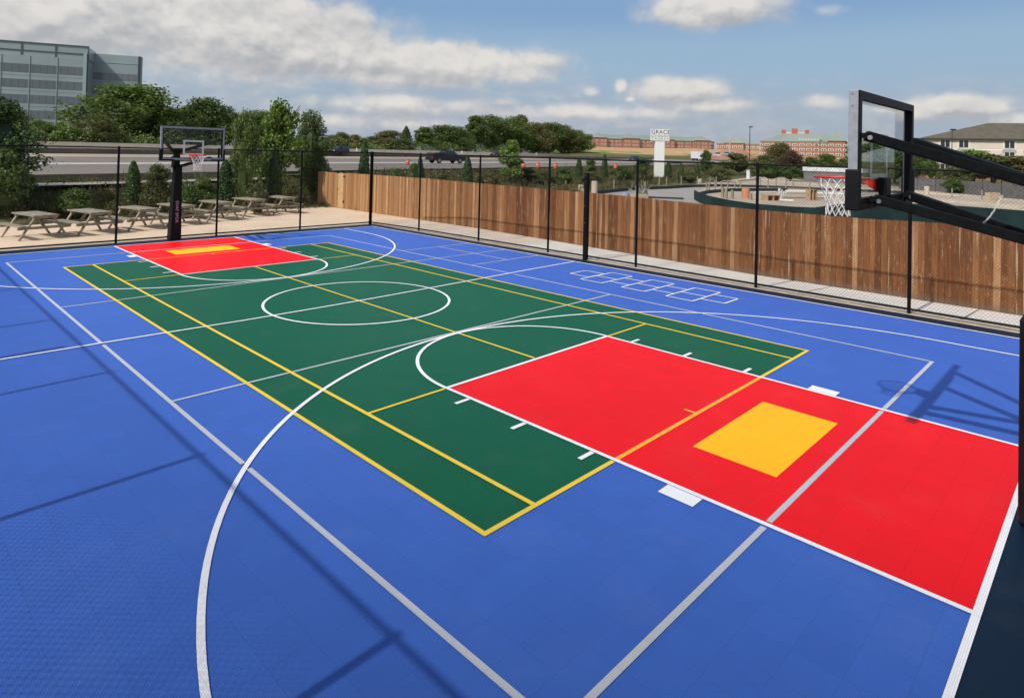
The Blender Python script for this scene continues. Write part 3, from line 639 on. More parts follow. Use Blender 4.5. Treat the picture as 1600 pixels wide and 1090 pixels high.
# ------------------------------------------------------------------ vegetation
gA = leaf_mat('leaf_mid_green', (.095, .145, .028, 1), (.145, .195, .042, 1))
gB = leaf_mat('leaf_dark_green', (.066, .108, .024, 1), (.105, .152, .036, 1))
gC = leaf_mat('leaf_bright_green', (.12, .20, .030, 1), (.21, .30, .05, 1))
gD = leaf_mat('leaf_turning', (.15, .12, .045, 1), (.115, .14, .038, 1))
gE = leaf_mat('needle_green', (.042, .078, .022, 1), (.072, .112, .030, 1), trans=.15)
gF = leaf_mat('cedar_green', (.035, .078, .016, 1), (.065, .120, .024, 1), trans=.15)
gG = leaf_mat('leaf_purple_red', (.075, .035, .03, 1), (.10, .06, .03, 1))
gH = leaf_mat('leaf_olive', (.10, .11, .035, 1), (.13, .14, .045, 1))
def leaves(cent, nrm, size, rv=None, asp=.6):
    """leaf quads at centres with a loose outward orientation"""
    n = len(cent); d = nrm+rng.normal(0, .65, (n, 3)); d /= np.linalg.norm(d, axis=1)[:, None]+1e-9
    a = np.cross(d, rng.normal(0, 1, (n, 3))); a /= np.linalg.norm(a, axis=1)[:, None]+1e-9; b = np.cross(d, a)
    sz = (size*rng.uniform(.6, 1.35, n))[:, None]; a = a*sz; b = b*sz*asp
    return np.stack([cent-a, cent-b*.9+a*.1, cent+a, cent+b], 1)
def lobes_crown(n, H0, H1, Rx, nl=16, leaf=.03, seed=0, top=1.0, fill=.30):
    """broadleaf crown, unit height 1: lobes spread over an uneven ellipsoid"""
    g = np.random.default_rng(seed); cs = []
    for i in range(nl):
        q = g.uniform(0, 2*PI); h = g.uniform(0, 1)**.85; zc = H0+(H1-H0)*(.12+.78*h)
        prof = math.sin(PI*min(1, .18+.80*(h*.82+.08)))**.6*(1 if h < .55 else 1-.35*(h-.55)/.45)
        rr = Rx*prof*g.uniform(.30, .78); cs.append((rr*math.cos(q), rr*math.sin(q), zc, g.uniform(.55, 1.1)*Rx*.46*(1-.3*h)))
    cs.append((0, 0, H1-Rx*.33*top, Rx*.36)); cs.append((0, 0, (H0+H1)/2, Rx*.6))
    cs = np.array(cs); wgt = cs[:, 3]**2; idx = g.choice(len(cs), n, p=wgt/wgt.sum())
    d = g.normal(0, 1, (n, 3)); d /= np.linalg.norm(d, axis=1)[:, None]
    rad = cs[idx, 3]*(1-np.abs(g.normal(0, fill, n))).clip(.15, 1)*(1+.30*(g.random(n) < .14)*g.random(n))
    # ragged lobes
    rad *= 1+.16*np.sin(d[:, 0]*7+cs[idx, 0]*40)*np.sin(d[:, 2]*6+idx)
    c = cs[idx, :3]+d*rad[:, None]*np.array((1, 1, .85)); ok = c[:, 2] > H0*.8
    V = leaves(c[ok], d[ok], leaf); lob = np.random.default_rng(seed+1).random(len(cs))
    return V, (.55*g.random(n)+.45*lob[idx])[ok], cs
def cone_crown(n, H0, Rb, leaf=.02, seed=0, layered=0, flame=1.0):
    g = np.random.default_rng(seed); h = g.random(n)**(1.25 if layered else 1.0); q = g.uniform(0, 2*PI, n)
    prof = (1-h)**flame*(np.minimum(1, (h+.03)/.14))**.5
    if layered: prof = prof*(.74+.30*np.abs(np.sin(h*layered*PI+np.sin(q*3)*.8)))*(1+.14*np.sin(q*5+h*9))
    rr = Rb*prof*(1-np.abs(g.normal(0, .16, n))).clip(.2, 1)*(1+.07*np.sin(q*3+h*11)); z = H0+(1-H0)*h
    c = np.stack([rr*np.cos(q), rr*np.sin(q), z], 1); d = np.stack([np.cos(q), np.sin(q), .35+0*q], 1)
    return leaves(c, d, leaf, asp=.45), g.random(n)
def core(mb, H0, H1, Rx, cone=False):
    """inner branches mass, a rough low-poly body hidden inside the leaves"""
    n, m = 9, 7
    for i in range(m):
        for k in range(n):
            def pt(i, k):
                h = i/m; r = Rx*((1-h)**.8 if cone else math.sin(PI*(.06+.90*h))**.7); q = 2*PI*k/n
                r *= .85+.25*math.sin(k*2.3+i*1.7); return (r*math.cos(q), r*math.sin(q), H0+(H1-H0)*h)
            mb.poly([pt(i, k), pt(i, k+1), pt(i+1, k+1), pt(i+1, k)], [(0, 1, 2, 3)], .1)
def trunk(mb, top, r0, limbs, seed):
    g = random.Random(seed); pts = [(0, 0, -.02), (.004, .002, top*.4), (-.006, .004, top*.75), (.0, .0, top)]
    mb.tube(pts, [r0*1.25, r0, r0*.7, r0*.25], 8)
    for i in range(limbs):
        z = top*g.uniform(.35, .9); q = g.uniform(0, 2*PI); L = g.uniform(.12, .26)
        mb.tube([(0, 0, z), (L*.5*math.cos(q), L*.5*math.sin(q), z+L*.4), (L*math.cos(q), L*math.sin(q), z+L*.95)], [r0*.5, r0*.33, r0*.12], 6)
def tree_proto(kind, seed, leafm):
    """unit-height tree at the origin: trunk and crown as parts (scaled by the thing)"""
    t = thing('tree', 'x', 'tree'); mb = MB(); cb = None
    if kind in ('round', 'open', 'bush', 'oval'):
        H0 = dict(round=.05, open=.14, bush=.02, oval=.02)[kind]; Rx = dict(round=.46, open=.30, bush=.52, oval=.34)[kind]
        trunk(mb, .8, .022 if kind != 'bush' else .012, 9, seed)
        V, rv, cs = lobes_crown(dict(round=10000, open=5600, bush=3400, oval=15000)[kind], H0, 1.0, Rx, dict(round=34, open=30, bush=14, oval=46)[kind], dict(round=.0165, open=.021, bush=.030, oval=.0125)[kind], seed)
        if kind != 'open': cb = (H0+.05, .80, Rx*.45, False)
    elif kind == 'column':
        trunk(mb, .7, .022, 0, seed); V, rv = cone_crown(3600, .06, .19, .021, seed, 0, .48); cb = (.09, .90, .13, True)
    elif kind == 'fir':
        trunk(mb, .93, .018, 0, seed); V, rv = cone_crown(6500, .03, .29, .019, seed, 9, .78); cb = (.06, .9, .15, True)
    t.name = 'tree'
    mb.build('trunk', bark, t)
    if cb:
        c2 = MB(); core(c2, cb[0], cb[1], cb[2], cb[3]); q4 = np.array([c2.v[i] for f in c2.f for i in f]).reshape(-1, 4, 3)
        V = np.concatenate([V, q4]); rv = np.concatenate([rv, np.full(len(q4), .05)])
    quads('crown', V, leafm, rv, t)
    return t
PROTO = {}
def place(kind, seed, leafm, label, loc, height, width=1.0, cat='tree', group=None, name=None, rz=None):
    key = (kind, seed, leafm.name)
    sc = (height*width, height*width, height); rz = random.uniform(0, 6.28) if rz is None else rz
    if key not in PROTO:
        o = PROTO[key] = tree_proto(kind, seed, leafm); o.location = [x*S for x in loc]; o.rotation_euler = (0, 0, rz); o.scale = sc; o['label'] = label
        if group: o['group'] = group
    else: o = copy_tree(PROTO[key], label, loc, rz, sc, group)
    o.name = name or 'tree'; o['category'] = cat; return o
def tree_at(kind, seed, leafm, label, u, vtop, wpx, d, z, **k):
    """tree whose top is seen at row vtop, wpx wide, standing at depth d on ground z"""
    if z is None: q = P(u, vtop, d); z = float(terrain(np.array(q[0]), np.array(q[1])))
    H_ = ZV(u, vtop, d)-z; base = {'round': .70, 'open': .50, 'bush': .95, 'column': .36, 'fir': .54, 'oval': .52}[kind]
    wid = wpx*d/FPX; p = P(u, vtop, d)
    return place(kind, seed, leafm, label, (p[0], p[1], z), H_, wid/(H_*base), **k)
FB = 'trees behind the highway parapet'
def fd(u, dz=475): return dz*1250/(1350-u)   # depth of the far verge in that column
far = [ # u, top, width, kind, seed, material, label, extra depth
 (12, 170, 70, 'round', 1, gB, 'dark tree below the glass office building at the left edge, half behind the near pine', 1.05),
 (62, 186, 44, 'round', 2, gA, 'small rounded tree under the dark ground floor windows of the glass office building', 1.0),
 (98, 190, 40, 'bush', 3, gC, 'low bright bushy tree in front of the glass office building', .98),
 (128, 166, 46, 'fir', 4, gE, 'pointed dark conifer left of the biggest round tree', 1.02),
 (152, 176, 50, 'round', 3, gH, 'yellowish green tree at the left foot of the biggest round tree', .98),
 (203, 131, 128, 'round', 5, gA, 'biggest round tree, standing in front of the right wing of the office building', 1.04),
 (238, 150, 60, 'round', 3, gA, 'green tree filling the right shoulder of the biggest round tree', 1.07),
 (262, 166, 60, 'round', 2, gB, 'dark tree directly behind the far backboard, left part', 1.0),
 (300, 162, 58, 'round', 1, gA, 'green tree above the middle of the far backboard', 1.04),
 (318, 152, 66, 'round', 5, gB, 'tall dark tree rising above the right corner of the far backboard', 1.02),
 (352, 163, 50, 'round', 3, gB, 'dark tree just right of the far backboard', 1.0),
 (408, 170, 60, 'round', 2, gB, 'dark tree behind the highway between the pine and the bright green sapling', 1.0),
 (520, 210, 30, 'round', 3, gD, 'small brownish tree above the roof of the black minivan', 1.0),
 (535, 206, 26, 'round', 1, gH, 'small olive tree to the right of the black minivan', 1.02),
 (556, 210, 34, 'bush', 3, gD, 'low reddish brown tree left of the tall column cedar', 1.0),
 (583, 212, 34, 'round', 2, gH, 'low pale green tree right of the tall column cedar', 1.03),
 (607, 203, 44, 'round', 1, gD, 'tree with an orange autumn patch, right of the column cedar', 1.0),
 (635, 197, 34, 'fir', 4, gE, 'dark conifer between the autumn tinted tree and the long tree row', 1.0),
 (662, 198, 38, 'open', 6, gA, 'loose green tree above the black pickup truck, left of its cab', 1.0),
 (690, 195, 54, 'round', 5, gB, 'broad dark tree above the black pickup truck', 1.03),
 (716, 196, 44, 'round', 2, gB, 'dark tree above the front of the black pickup truck', 1.0),
 (744, 180, 40, 'open', 6, gB, 'slender dark tree forming the first peak of the long tree row', 1.02),
 (770, 179, 56, 'round', 1, gB, 'tall dark tree behind the maroon car', 1.04),
 (802, 181, 60, 'round', 3, gA, 'tall green tree behind the young maple', 1.02),
 (815, 179, 34, 'open', 6, gD, 'bare looking thin topped tree rising behind the young maple', 1.06),
 (835, 189, 50, 'round', 2, gD, 'brownish green tree right of the young maple', 1.0),
 (858, 191, 50, 'round', 5, gB, 'dark green tree in the right half of the long tree row', 1.02),
 (880, 194, 46, 'round', 1, gD, 'turning brown tree near the right end of the long tree row', 1.0),
 (903, 202, 44, 'round', 3, gA, 'last tree at the right end of the long row beside the brick dormitory', .97)]
for (u, vt, w, kd, sd_, mt, lb, ex) in far: tree_at(kd, sd_, mt, lb, u, vt, w*(1.2 if kd in ('round', 'bush') else 1), fd(u)*ex, 6.9, group=FB)
# undergrowth that closes the foot of the tree row
# near plants on the verge
NB = 'trees and shrubs on the verge beyond the court'
near = [(-8, 146, 120, 'oval', 7, gE, 'big dark pine at the left edge next to the picnic tables', 84, None, 'pine_tree'),
 (10, 236, 90, 'bush', 8, gB, 'dark bush at the foot of the left pine, behind the leftmost picnic table', 80, None, 'shrub'),
 (118, 296, 74, 'bush', 15, gB, 'dark low bush behind the second picnic table from the left', 84, None, 'shrub'),
 (248, 254, 44, 'open', 10, gH, 'olive leaved young tree left of the far hoop pole', 92, None, 'tree'),
 (296, 284, 60, 'bush', 8, gB, 'dark bush right behind the far hoop pole', 90, None, 'shrub'),
 (318, 276, 40, 'open', 16, gA, 'thin green shrub under the right half of the far backboard', 96, None, 'shrub'),
 (404, 284, 40, 'bush', 3, gH, 'olive bush between the pine and the cedar right of the far hoop', 100, None, 'shrub'),
 (618, 262, 34, 'bush', 3, gA, 'green bush on the verge left of the narrow cedar, above the wooden fence', 148, None, 'shrub'),
 (690, 271, 40, 'bush', 15, gH, 'olive bush on the verge right under the black pickup truck', 160, None, 'shrub'),
 (765, 268, 44, 'bush', 8, gD, 'brownish bush on the verge between small cedar and young maple', 172, None, 'shrub'),
 (826, 262, 36, 'open', 6, gD, 'reddish shrub just right of the young maple, under the traffic drums', 196, None, 'shrub'),
 (852, 266, 44, 'bush', 3, gH, 'olive bush on the verge between two traffic drums', 200, None, 'shrub'),
 (884, 262, 40, 'bush', 15, gA, 'green bush on the verge left of the small cedar', 215, None, 'shrub'),
 (925, 268, 52, 'bush', 8, gH, 'wide olive bush directly behind the short net post', 215, None, 'shrub'),
 (972, 258, 40, 'bush', 3, gB, 'dark bush on the verge between thick cedar and white sign', 245, None, 'shrub'),
 (1003, 262, 34, 'bush', 15, gH, 'olive bush behind the brush pile, left of the white sign', 255, None, 'shrub'),
 (1078, 268, 44, 'bush', 8, gH, 'olive bush behind the pale stump, right of the white sign', 270, None, 'shrub'),
 (1125, 262, 48, 'bush', 3, gH, 'long olive bush below the road right of the box truck', 290, None, 'shrub'),
 (384, 168, 46, 'oval', 9, gA, 'tall dark green pine to the right of the far hoop', 104, None, 'pine_tree'),
 (441, 153, 66, 'open', 10, gC, 'bright green sapling with loose leaves left of the tall dark tree', 112, None, 'tree'),
 (489, 169, 62, 'oval', 11, gB, 'tall dark tree standing behind the left end of the wooden fence', 121, None, 'tree'),
 (209, 252, 29, 'column', 12, gF, 'column cedar directly left of the far hoop pole, alone in front of the highway', 94, None, 'cedar_tree'),
 (353, 250, 32, 'column', 13, gF, 'column cedar just right of the far backboard', 103, None, 'cedar_tree'),
 (431, 232, 24, 'column', 12, gF, 'column cedar in front of the bright green sapling', 108, None, 'cedar_tree'),
 (570, 218, 22, 'column', 13, gF, 'tallest column cedar, rising over the wooden fence beside the black corner post', 130, None, 'cedar_tree'),
 (657, 240, 22, 'fir', 14, gF, 'narrow cedar behind the wooden fence, left of the black pickup truck', 148, None, 'cedar_tree'),
 (645, 255, 26, 'bush', 15, gA, 'green shrub behind the wooden fence beside the narrow cedar', 152, None, 'shrub'),
 (731, 244, 20, 'column', 12, gF, 'small column cedar behind the wooden fence, right of the black pickup truck', 168, None, 'cedar_tree'),
 (799, 217, 40, 'open', 16, gC, 'young bright green maple behind the wooden fence', 190, None, 'maple_tree'),
 (905, 247, 14, 'column', 13, gF, 'small cedar behind the fence, left of the thick column cedar', 236, None, 'cedar_tree'),
 (945, 241, 13, 'column', 12, gF, 'thick dark column cedar midway between young maple and white sign', 252, None, 'cedar_tree'),
 (923, 246, 18, 'open', 10, gA, 'thin young tree between two small column cedars', 245, None, 'tree'),
 (1003, 245, 26, 'open', 16, gB, 'young tree left of the white sign, behind the chain link post', 290, None, 'tree'),
 (1045, 252, 13, 'column', 13, gB, 'dark cedar touching the right side of the white sign', 290, .2, 'cedar_tree'),
 (1065, 253, 12, 'fir', 14, gB, 'second small dark cedar right of the white sign', 290, .2, 'cedar_tree'),
 (1090, 254, 12, 'fir', 9, gB, 'third small dark cedar right of the white sign, in front of the truck', 292, .2, 'cedar_tree'),
 (1104, 233, 20, 'open', 10, gB, 'young tree right of the white box truck', 300, .2, 'tree'),
 (1155, 240, 60, 'bush', 15, gH, 'low olive shrubs under the lamp pole', 420, .5, 'shrub'),
 (1192, 242, 50, 'bush', 8, gH, 'yellow green shrub left of the purple leaved tree', 400, .5, 'shrub'),
 (1218, 222, 50, 'round', 1, gD, 'brownish tree in front of the big brick building', 420, .3, 'tree'),
 (1238, 234, 38, 'round', 3, gG, 'purple leaved tree in front of the big brick building', 405, .3, 'tree'),
 (1292, 240, 40, 'round', 5, gA, 'round green tree in front of the right part of the brick building', 430, .3, 'tree'),
 (1268, 246, 40, 'bush', 15, gB, 'dark low shrub between the purple tree and the round green tree', 400, .3, 'shrub'),
 (1318, 247, 34, 'bush', 8, gH, 'pale shrub left of the near backboard', 430, .3, 'shrub'),
 (1205, 255, 62, 'bush', 15, gB, 'wide dark hedge bush behind the building site fence', 330, -.5, 'shrub'),
 (1235, 257, 50, 'bush', 8, gB, 'dark hedge bush left of the long white roofed trailer', 325, -.5, 'shrub'),
 (1362, 212, 60, 'round', 2, gA, 'big round tree seen through the near backboard', 330, -.4, 'tree'),
 (1398, 232, 46, 'round', 3, gB, 'dark tree seen through the right part of the near backboard', 335, -.4, 'tree'),
 (1432, 226, 44, 'round', 5, gB, 'dark tree between the near backboard and the beige hotel', 420, -.4, 'tree'),
 (1455, 246, 30, 'bush', 3, gA, 'green shrub at the corner of the beige hotel', 400, -.4, 'shrub'),
 (1520, 233, 70, 'open', 16, gC, 'light green crepe tree in front of the beige hotel windows', 300, -.5, 'tree'),
 (1552, 240, 74, 'open', 10, gH, 'yellowish tree in front of the beige hotel, above the hoop arm', 290, -.5, 'tree'),
 (1596, 243, 60, 'open', 6, gD, 'reddish flowering tree at the right edge in front of the hotel', 285, -.5, 'tree'),
 (1484, 262, 60, 'bush', 15, gH, 'low light shrub in front of the brick base of the hotel', 290, -.5, 'shrub'),
 (1490, 279, 46, 'bush', 8, gB, 'dark rounded bush in front of the grey screen fence', 235, -.7, 'shrub')]
for (u, vt, w, kd, sd_, mt, lb, d, z, nm) in near:
    tree_at(kd, sd_, mt, lb, u, vt, w, d, z, name=nm, cat={'shrub': 'shrub'}.get(nm, 'tree'), group=NB)
def scrub(name, label, pts, m, hgt, blades=26, seed=3, wid=.05):
    """weeds nobody could count: tufts of narrow blades and small leaves"""
    g = np.random.default_rng(seed); n = len(pts); k = blades
    base = np.repeat(pts, k, 0); hh = np.repeat(hgt, k)*g.uniform(.35, 1.1, n*k); sp = np.repeat(hgt, k)*.42
    bx = base[:, :2]+g.normal(0, 1, (n*k, 2))*sp[:, None]*.55; tip = bx+g.normal(0, 1, (n*k, 2))*sp[:, None]*.45
    z0 = base[:, 2]; lv = g.random(n*k) < .62
    q = g.uniform(0, PI, n*k); w = wid*(1+.25*hh)*g.uniform(.6, 1.5, n*k); w = np.where(lv, w*2.1, w); dx = np.stack([np.cos(q), np.sin(q)], 1)*w[:, None]
    t0 = np.where(lv, g.uniform(.15, .95, n*k), 0.0); t1 = np.where(lv, t0+.28*1/np.maximum(hh, .6), 1.0)
    def at(t): return bx+(tip-bx)*t[:, None], z0+hh*t
    a, za = at(t0); b, zb = at(t1)
    mid = (a+b)/2; zm = (za+zb)/2
    V = np.stack([np.column_stack([a, za]), np.column_stack([mid-dx, zm]), np.column_stack([b, zb]), np.column_stack([mid+dx, zm])], 1)
    o = quads(name, V, m, g.random(n*k)*.6+.4*np.repeat(g.random(n), k)); return tag(o, label, 'weeds', kind='stuff')
wd = leaf_mat('weeds', (.065, .080, .025, 1), (.15, .12, .05, 1), dark=.8); wd2 = leaf_mat('dry_weeds', (.20, .14, .07, 1), (.13, .10, .045, 1), dark=.7)
def band(n, u0, u1, d0, d1, seed, far=False):
    g = np.random.default_rng(seed); u = g.uniform(u0, u1, n); e = g.uniform(0, 1, n); d = d0+(d1-d0)*e
    pts = []
    for a, b in zip(u, d):
        dd = b*1250/(1350-a) if far else b
        p = P(a, 300, dd); z = float(terrain(np.array(p[0]), np.array(p[1]))); pts.append((p[0], p[1], z-.05))
    return np.array(pts), g
pts, g = band(2600, -60, 560, 66, 100, 5, True); k = ~((pts[:, 0] > -63) & (pts[:, 1] < 35.5)); pts = pts[k]
scrub('weeds', 'tall olive and brown weeds on the bank between picnic tables and highway', pts, wd, g.uniform(.6, 1.9, len(pts)), 30, 6, .05)
pts, g = band(900, -60, 560, 66, 99, 15, True); k = ~((pts[:, 0] > -63) & (pts[:, 1] < 35.5)); pts = pts[k]
scrub('dry_weeds', 'dry brown stalks among the weeds beside the picnic tables', pts, wd2, g.uniform(1.0, 3.0, len(pts))*(.4+.6*(np.sin(pts[:, 1]*.35)>0)), 18, 7, .035)
pts, g = band(2600, 560, 1180, 62, 99, 8, True); k = ~(pts[:, 1] < 60); pts = pts[k]
scrub('weeds', 'overgrown weeds on the slope above the wooden fence and below the highway', pts, wd, g.uniform(.9, 2.6, len(pts)), 26, 9, .08)
pts, g = band(700, 560, 1180, 66, 99, 18, True)
scrub('dry_weeds', 'reddish dry weeds on the slope left of the white sign', pts, wd2, g.uniform(1.2, 3.2, len(pts)), 20, 10, .07)
def hedge(name, label, u0, u1, dz, h0, h1, n, m, seed, z=6.8, size=1.0):
    g = np.random.default_rng(seed); u = g.uniform(u0, u1, n); V = []
    c = np.array([(*P(a, 240, fd(a, dz)*g.uniform(.97, 1.05))[:2], 0) for a in u]); c[:, 2] = z+g.uniform(0, 1, n)**1.2*(h0+(h1-h0)*(.5+.5*np.sin(u*.11)*np.sin(u*.037+1)))
    V = leaves(c, np.tile([[.6, -.5, .5]], (n, 1)), size); return tag(quads(name, V, m, g.random(n)), label, 'undergrowth', kind='stuff')
hedge('undergrowth', 'dense green undergrowth along the foot of the trees behind the parapet', -20, 915, 466, 7, 17, 26000, gA, 4, size=.75)
hedge('undergrowth', 'dark gaps of foliage low in the tree row behind the parapet', -20, 910, 478, 12, 20, 16000, gB, 5, size=.8)
# ------------------------------------------------------------------ buildings
class Fr:
    """frame on a facade: s along, o outwards to the camera, z up"""
    def __init__(s, p, q): s.p = np.array(p[:2]); d = np.array(q[:2])-s.p; s.L = np.linalg.norm(d); s.e = d/s.L; s.n = np.array((s.e[1], -s.e[0]))
    def pt(s, a, o, z): p = s.p+s.e*a+s.n*o; return (p[0], p[1], z)
    def box(s, mb, a0, a1, o0, o1, z0, z1, r=None): return mb.hexa([s.pt(a0, o1, z0), s.pt(a1, o1, z0), s.pt(a1, o0, z0), s.pt(a0, o0, z0), s.pt(a0, o1, z1), s.pt(a1, o1, z1), s.pt(a1, o0, z1), s.pt(a0, o0, z1)], r)
    def hip(s, mb, a0, a1, o0, o1, z0, z1, run, ov=1.5):
        A = [s.pt(a0-ov, o1+ov, z0), s.pt(a1+ov, o1+ov, z0), s.pt(a1+ov, o0-ov, z0), s.pt(a0-ov, o0-ov, z0)]; m = (o0+o1)/2; B = [s.pt(a0+run, m, z1), s.pt(a1-run, m, z1)]
        mb.poly(A+B, [(0, 1, 5, 4), (1, 2, 5), (2, 3, 4, 5), (3, 0, 4), (3, 2, 1, 0)]); return mb
gl_l = mat('pale_green_spandrel_glass', (.31, .37, .365, 1), (.27, .325, .33, 1), rough=.3, scale=.08, spec=.6); gl_d = mat('grey_ribbon_glass', (.10, .13, .14, 1), (.13, .15, .16, 1), rough=.16, scale=.05, spec=.8)
mul = mat('mullion_metal', (.09, .13, .13, 1), rough=.4); mul2 = mat('pale_mullion', (.36, .45, .44, 1), rough=.4)
def office():
    d0, d1 = 600, 627; f = Fr(P(-40, 100, d0-8), P(135, 100, d1)); t = thing('office_building', 'glass office building with pale green and grey window bands beyond the highway, top left', 'building', (*f.p, 5))
    zt = ZV(135, 72.5, d1); st = (ZV(130, 106, d1)-ZV(130, 199, d1))/4
    zr = ZV(132, 93, d1); L = f.L
    b = MB(); f.box(b, 0, L, -70, 0, 0, zr); b.build('glass_body', gl_l, t)
    for k in range(6):
        z1 = ZV(130, 106, d1)-k*st; q = f.box(MB(), -.1, L-2.5, -.2, .12, z1-st*.55, z1).build('window_band', gl_d, t)
        b = MB()
        for a in np.arange(6, L-4, 5.6): f.box(b, a-.11, a+.11, .121, .2, z1-st*.52, z1)
        b.build('window_bars', mul, q)
    for u in (6, 49, 91): 
        a = (np.array(P(u, 100, d0+(d1-d0)*(u+40)/175)[:2])-f.p) @ f.e; f.box(MB(), a-.22, a+.22, .12, .5, 0, zr+.3).build('vertical_fin', mul2, t)
    f.box(MB(), L-2.4, L+.4, -.5, 1.1, 0, zt-7).build('corner_column', mul2, t)
    s = f.box(MB(), 0, L+1.0, -40, -1.2, zr+.01, zt-.6).build('roof_screen', gl_l, t); b = MB()
    for a in np.arange(8, L+2, 27.2): f.box(b, a-.5, a+.5, -1.2, -.5, zr, zt)
    f.box(b, 0, L+1.4, -1.3, -.4, zt-.6, zt+.2); f.box(b, 0, L+1.2, -1.15, -.55, zt-8.2, zt-7.5); f.box(b, L+.6, L+1.4, -1.2, -.4, 0, zt); b.build('screen_frame', mul, s)
    b = MB()
    for k in range(1, 5): f.box(b, 0, L, 0, .05, ZV(130, 106, d1)-k*st+st*.24, ZV(130, 106, d1)-k*st+st*.26)
    b.build('panel_joint', mul, t)
    # recessed right wing
    p, q = P(136, 100, 655), P(216, 100, 672); w = Fr(p, q); z2 = ZV(216, 88.5, 672); b = MB(); w.box(b, 0, w.L, -12, 0, 0, z2); wg = b.build('right_wing', gl_l, t)
    for k in range(5):
        z1 = ZV(216, 117, 672)-k*st; qn = w.box(MB(), 0, w.L-.6, -.2, .12, z1-st*.5, z1).build('wing_window_band', mat('mauve_grey_glass', (.15, .16, .18, 1), (.19, .19, .20, 1), rough=.15, scale=.05, spec=.8), t); b = MB()
        for a in np.arange(4, w.L, 5.6): w.box(b, a-.11, a+.11, .121, .2, z1-st*.5, z1)
        b.build('window_bars', mul, qn)
    w.box(MB(), w.L, w.L+2.6, -10, .6, 0, z2).build('dark_end_wall', mat('dark_slate_panel', (.05, .065, .085, 1), rough=.4), t)
    w.box(MB(), 10, w.L, -.1, .35, ZV(216, 101, 672)-.4, ZV(216, 101, 672)).build('wing_ledge', mul2, t)
office()
brick = mat('red_brick', (.36, .165, .105, 1), (.30, .135, .09, 1), rough=.9, scale=.6, detail=8); groof = mat('green_metal_roof', (.25, .29, .24, 1), (.215, .255, .21, 1), rough=.6, scale=.05)  # distance haze painted into the brick as a lighter colour
winm = mat('white_window_frame', (.62, .56, .48, 1), rough=.5); cream = mat('cream_trim', (.62, .55, .44, 1), rough=.7)
def brick_hall(label, u0, u1, d0, d1, vbase, veave, vridge, rows, cols, run=30, depth=60, pav=(), rest=True):
    f = Fr(P(u0, 230, d0), P(u1, 230, d1)); dm = (d0+d1)/2; um = (u0+u1)/2; zb = ZV(um, vbase, dm); ze = ZV(um, veave, dm); zr = ZV(um, vridge, dm); L = f.L
    t = thing('brick_building', label, 'building', (*f.p, zb)); b = MB(); f.box(b, 0, L, -depth, 0, zb-30, ze)
    b.build('wall', brick, t); f.hip(MB(), 0, L, -depth, 0, ze+.05, zr, run, 2.5).build('roof', groof, t)
    for (a, w_) in pav:
        a0, a1 = L*a-L*w_/2, L*a+L*w_/2
        f.box(MB(), a0, a1, .01, 8, zb-30, ze+2.0).build('pavilion', brick, t); r = MB(); f.hip(r, a0, a1, -34, 8, ze+2.05, zr+3.0, (a1-a0)*.42, 2).build('pavilion_roof', groof, t)
    f.box(MB(), -.3, L+.3, .02, .9, ze-2.2, ze-.3).build('cornice', cream, t)
    sh = (ze-2.5-zb)/rows; ref = None; n = 0
    for r in range(rows):
        for c in range(cols):
            a = L*(c+.5)/cols+(1.2 if c % 2 else -1.2); o0 = 8.0 if any(abs(a/L-pa) < pw/2 for pa, pw in pav) else 0
            if n >= 99: continue
            q = f.pt(a, o0+.1, zb+sh*r+sh*.30)
            if ref is None:
                m_ = MB(); f.box(m_, -3.0, 3.0, -.05, .12, 0, sh*.52); m_.v = [(x-f.p[0], y-f.p[1], z) for x, y, z in m_.v]; ref = m_.build('window', winm); ref.parent = t
                ow = ref; pn = MB(); f.box(pn, -1.4, 1.4, .125, .2, sh*.08, sh*.36); pn.v = [(x-f.p[0], y-f.p[1], z) for x, y, z in pn.v]; pn.build('pane', glassd).parent = ref
            else:
                ow = ref.copy(); C.objects.link(ow); ow.parent = t; pc = ref.children[0].copy(); C.objects.link(pc); pc.parent = ow
            ow.location = ((q[0]-f.p[0])*S, (q[1]-f.p[1])*S, (q[2]-zb)*S); n += 1
    return t, f, ze, zr, zb
brick_hall('long low red brick dormitory with green roof, left of and behind the white sign', 916, 1116, 1750, 1830, 236.5, 218.5, 211.5, 3, 33, pav=((.10, .10), (.34, .12), (.62, .1), (.9, .12)))
brick_hall('small brick building with stepped green roof between the dormitory and the lamp pole', 1120, 1186, 1700, 1660, 243, 225, 216, 2, 14, run=40, pav=((.42, .45),))
t, f, ze, zr, zb = brick_hall('large brick building with three chimneys, white balustrade and green roof, left of the near backboard', 1188, 1322, 1380, 1300, 252, 221.5, 207, 4, 24, run=42, depth=90, pav=((.9, .18),))
cx = [f.L*(u-1188)/134 for u in (1222, 1240, 1260)]
for i, a in enumerate(cx): f.box(MB(), a-4-(i == 1)*1.5, a+4+(i == 1)*1.5, -48, -42, zr-6, zr+7+(i == 1)*3).build('chimney', mat('orange_brick', (.42, .13, .07, 1), (.34, .11, .06, 1), rough=.9), t)
f.box(MB(), cx[0]+4, cx[2]-4, -46, -44, zr-1, zr+2).build('balustrade', cream, t)
for i in range(7): a = f.L*(.47+i*.035); d_ = MB(); f.box(d_, a-1.9, a+1.9, -24, -8, ze+1, ze+6.5); d_.build('dormer', winm, t)
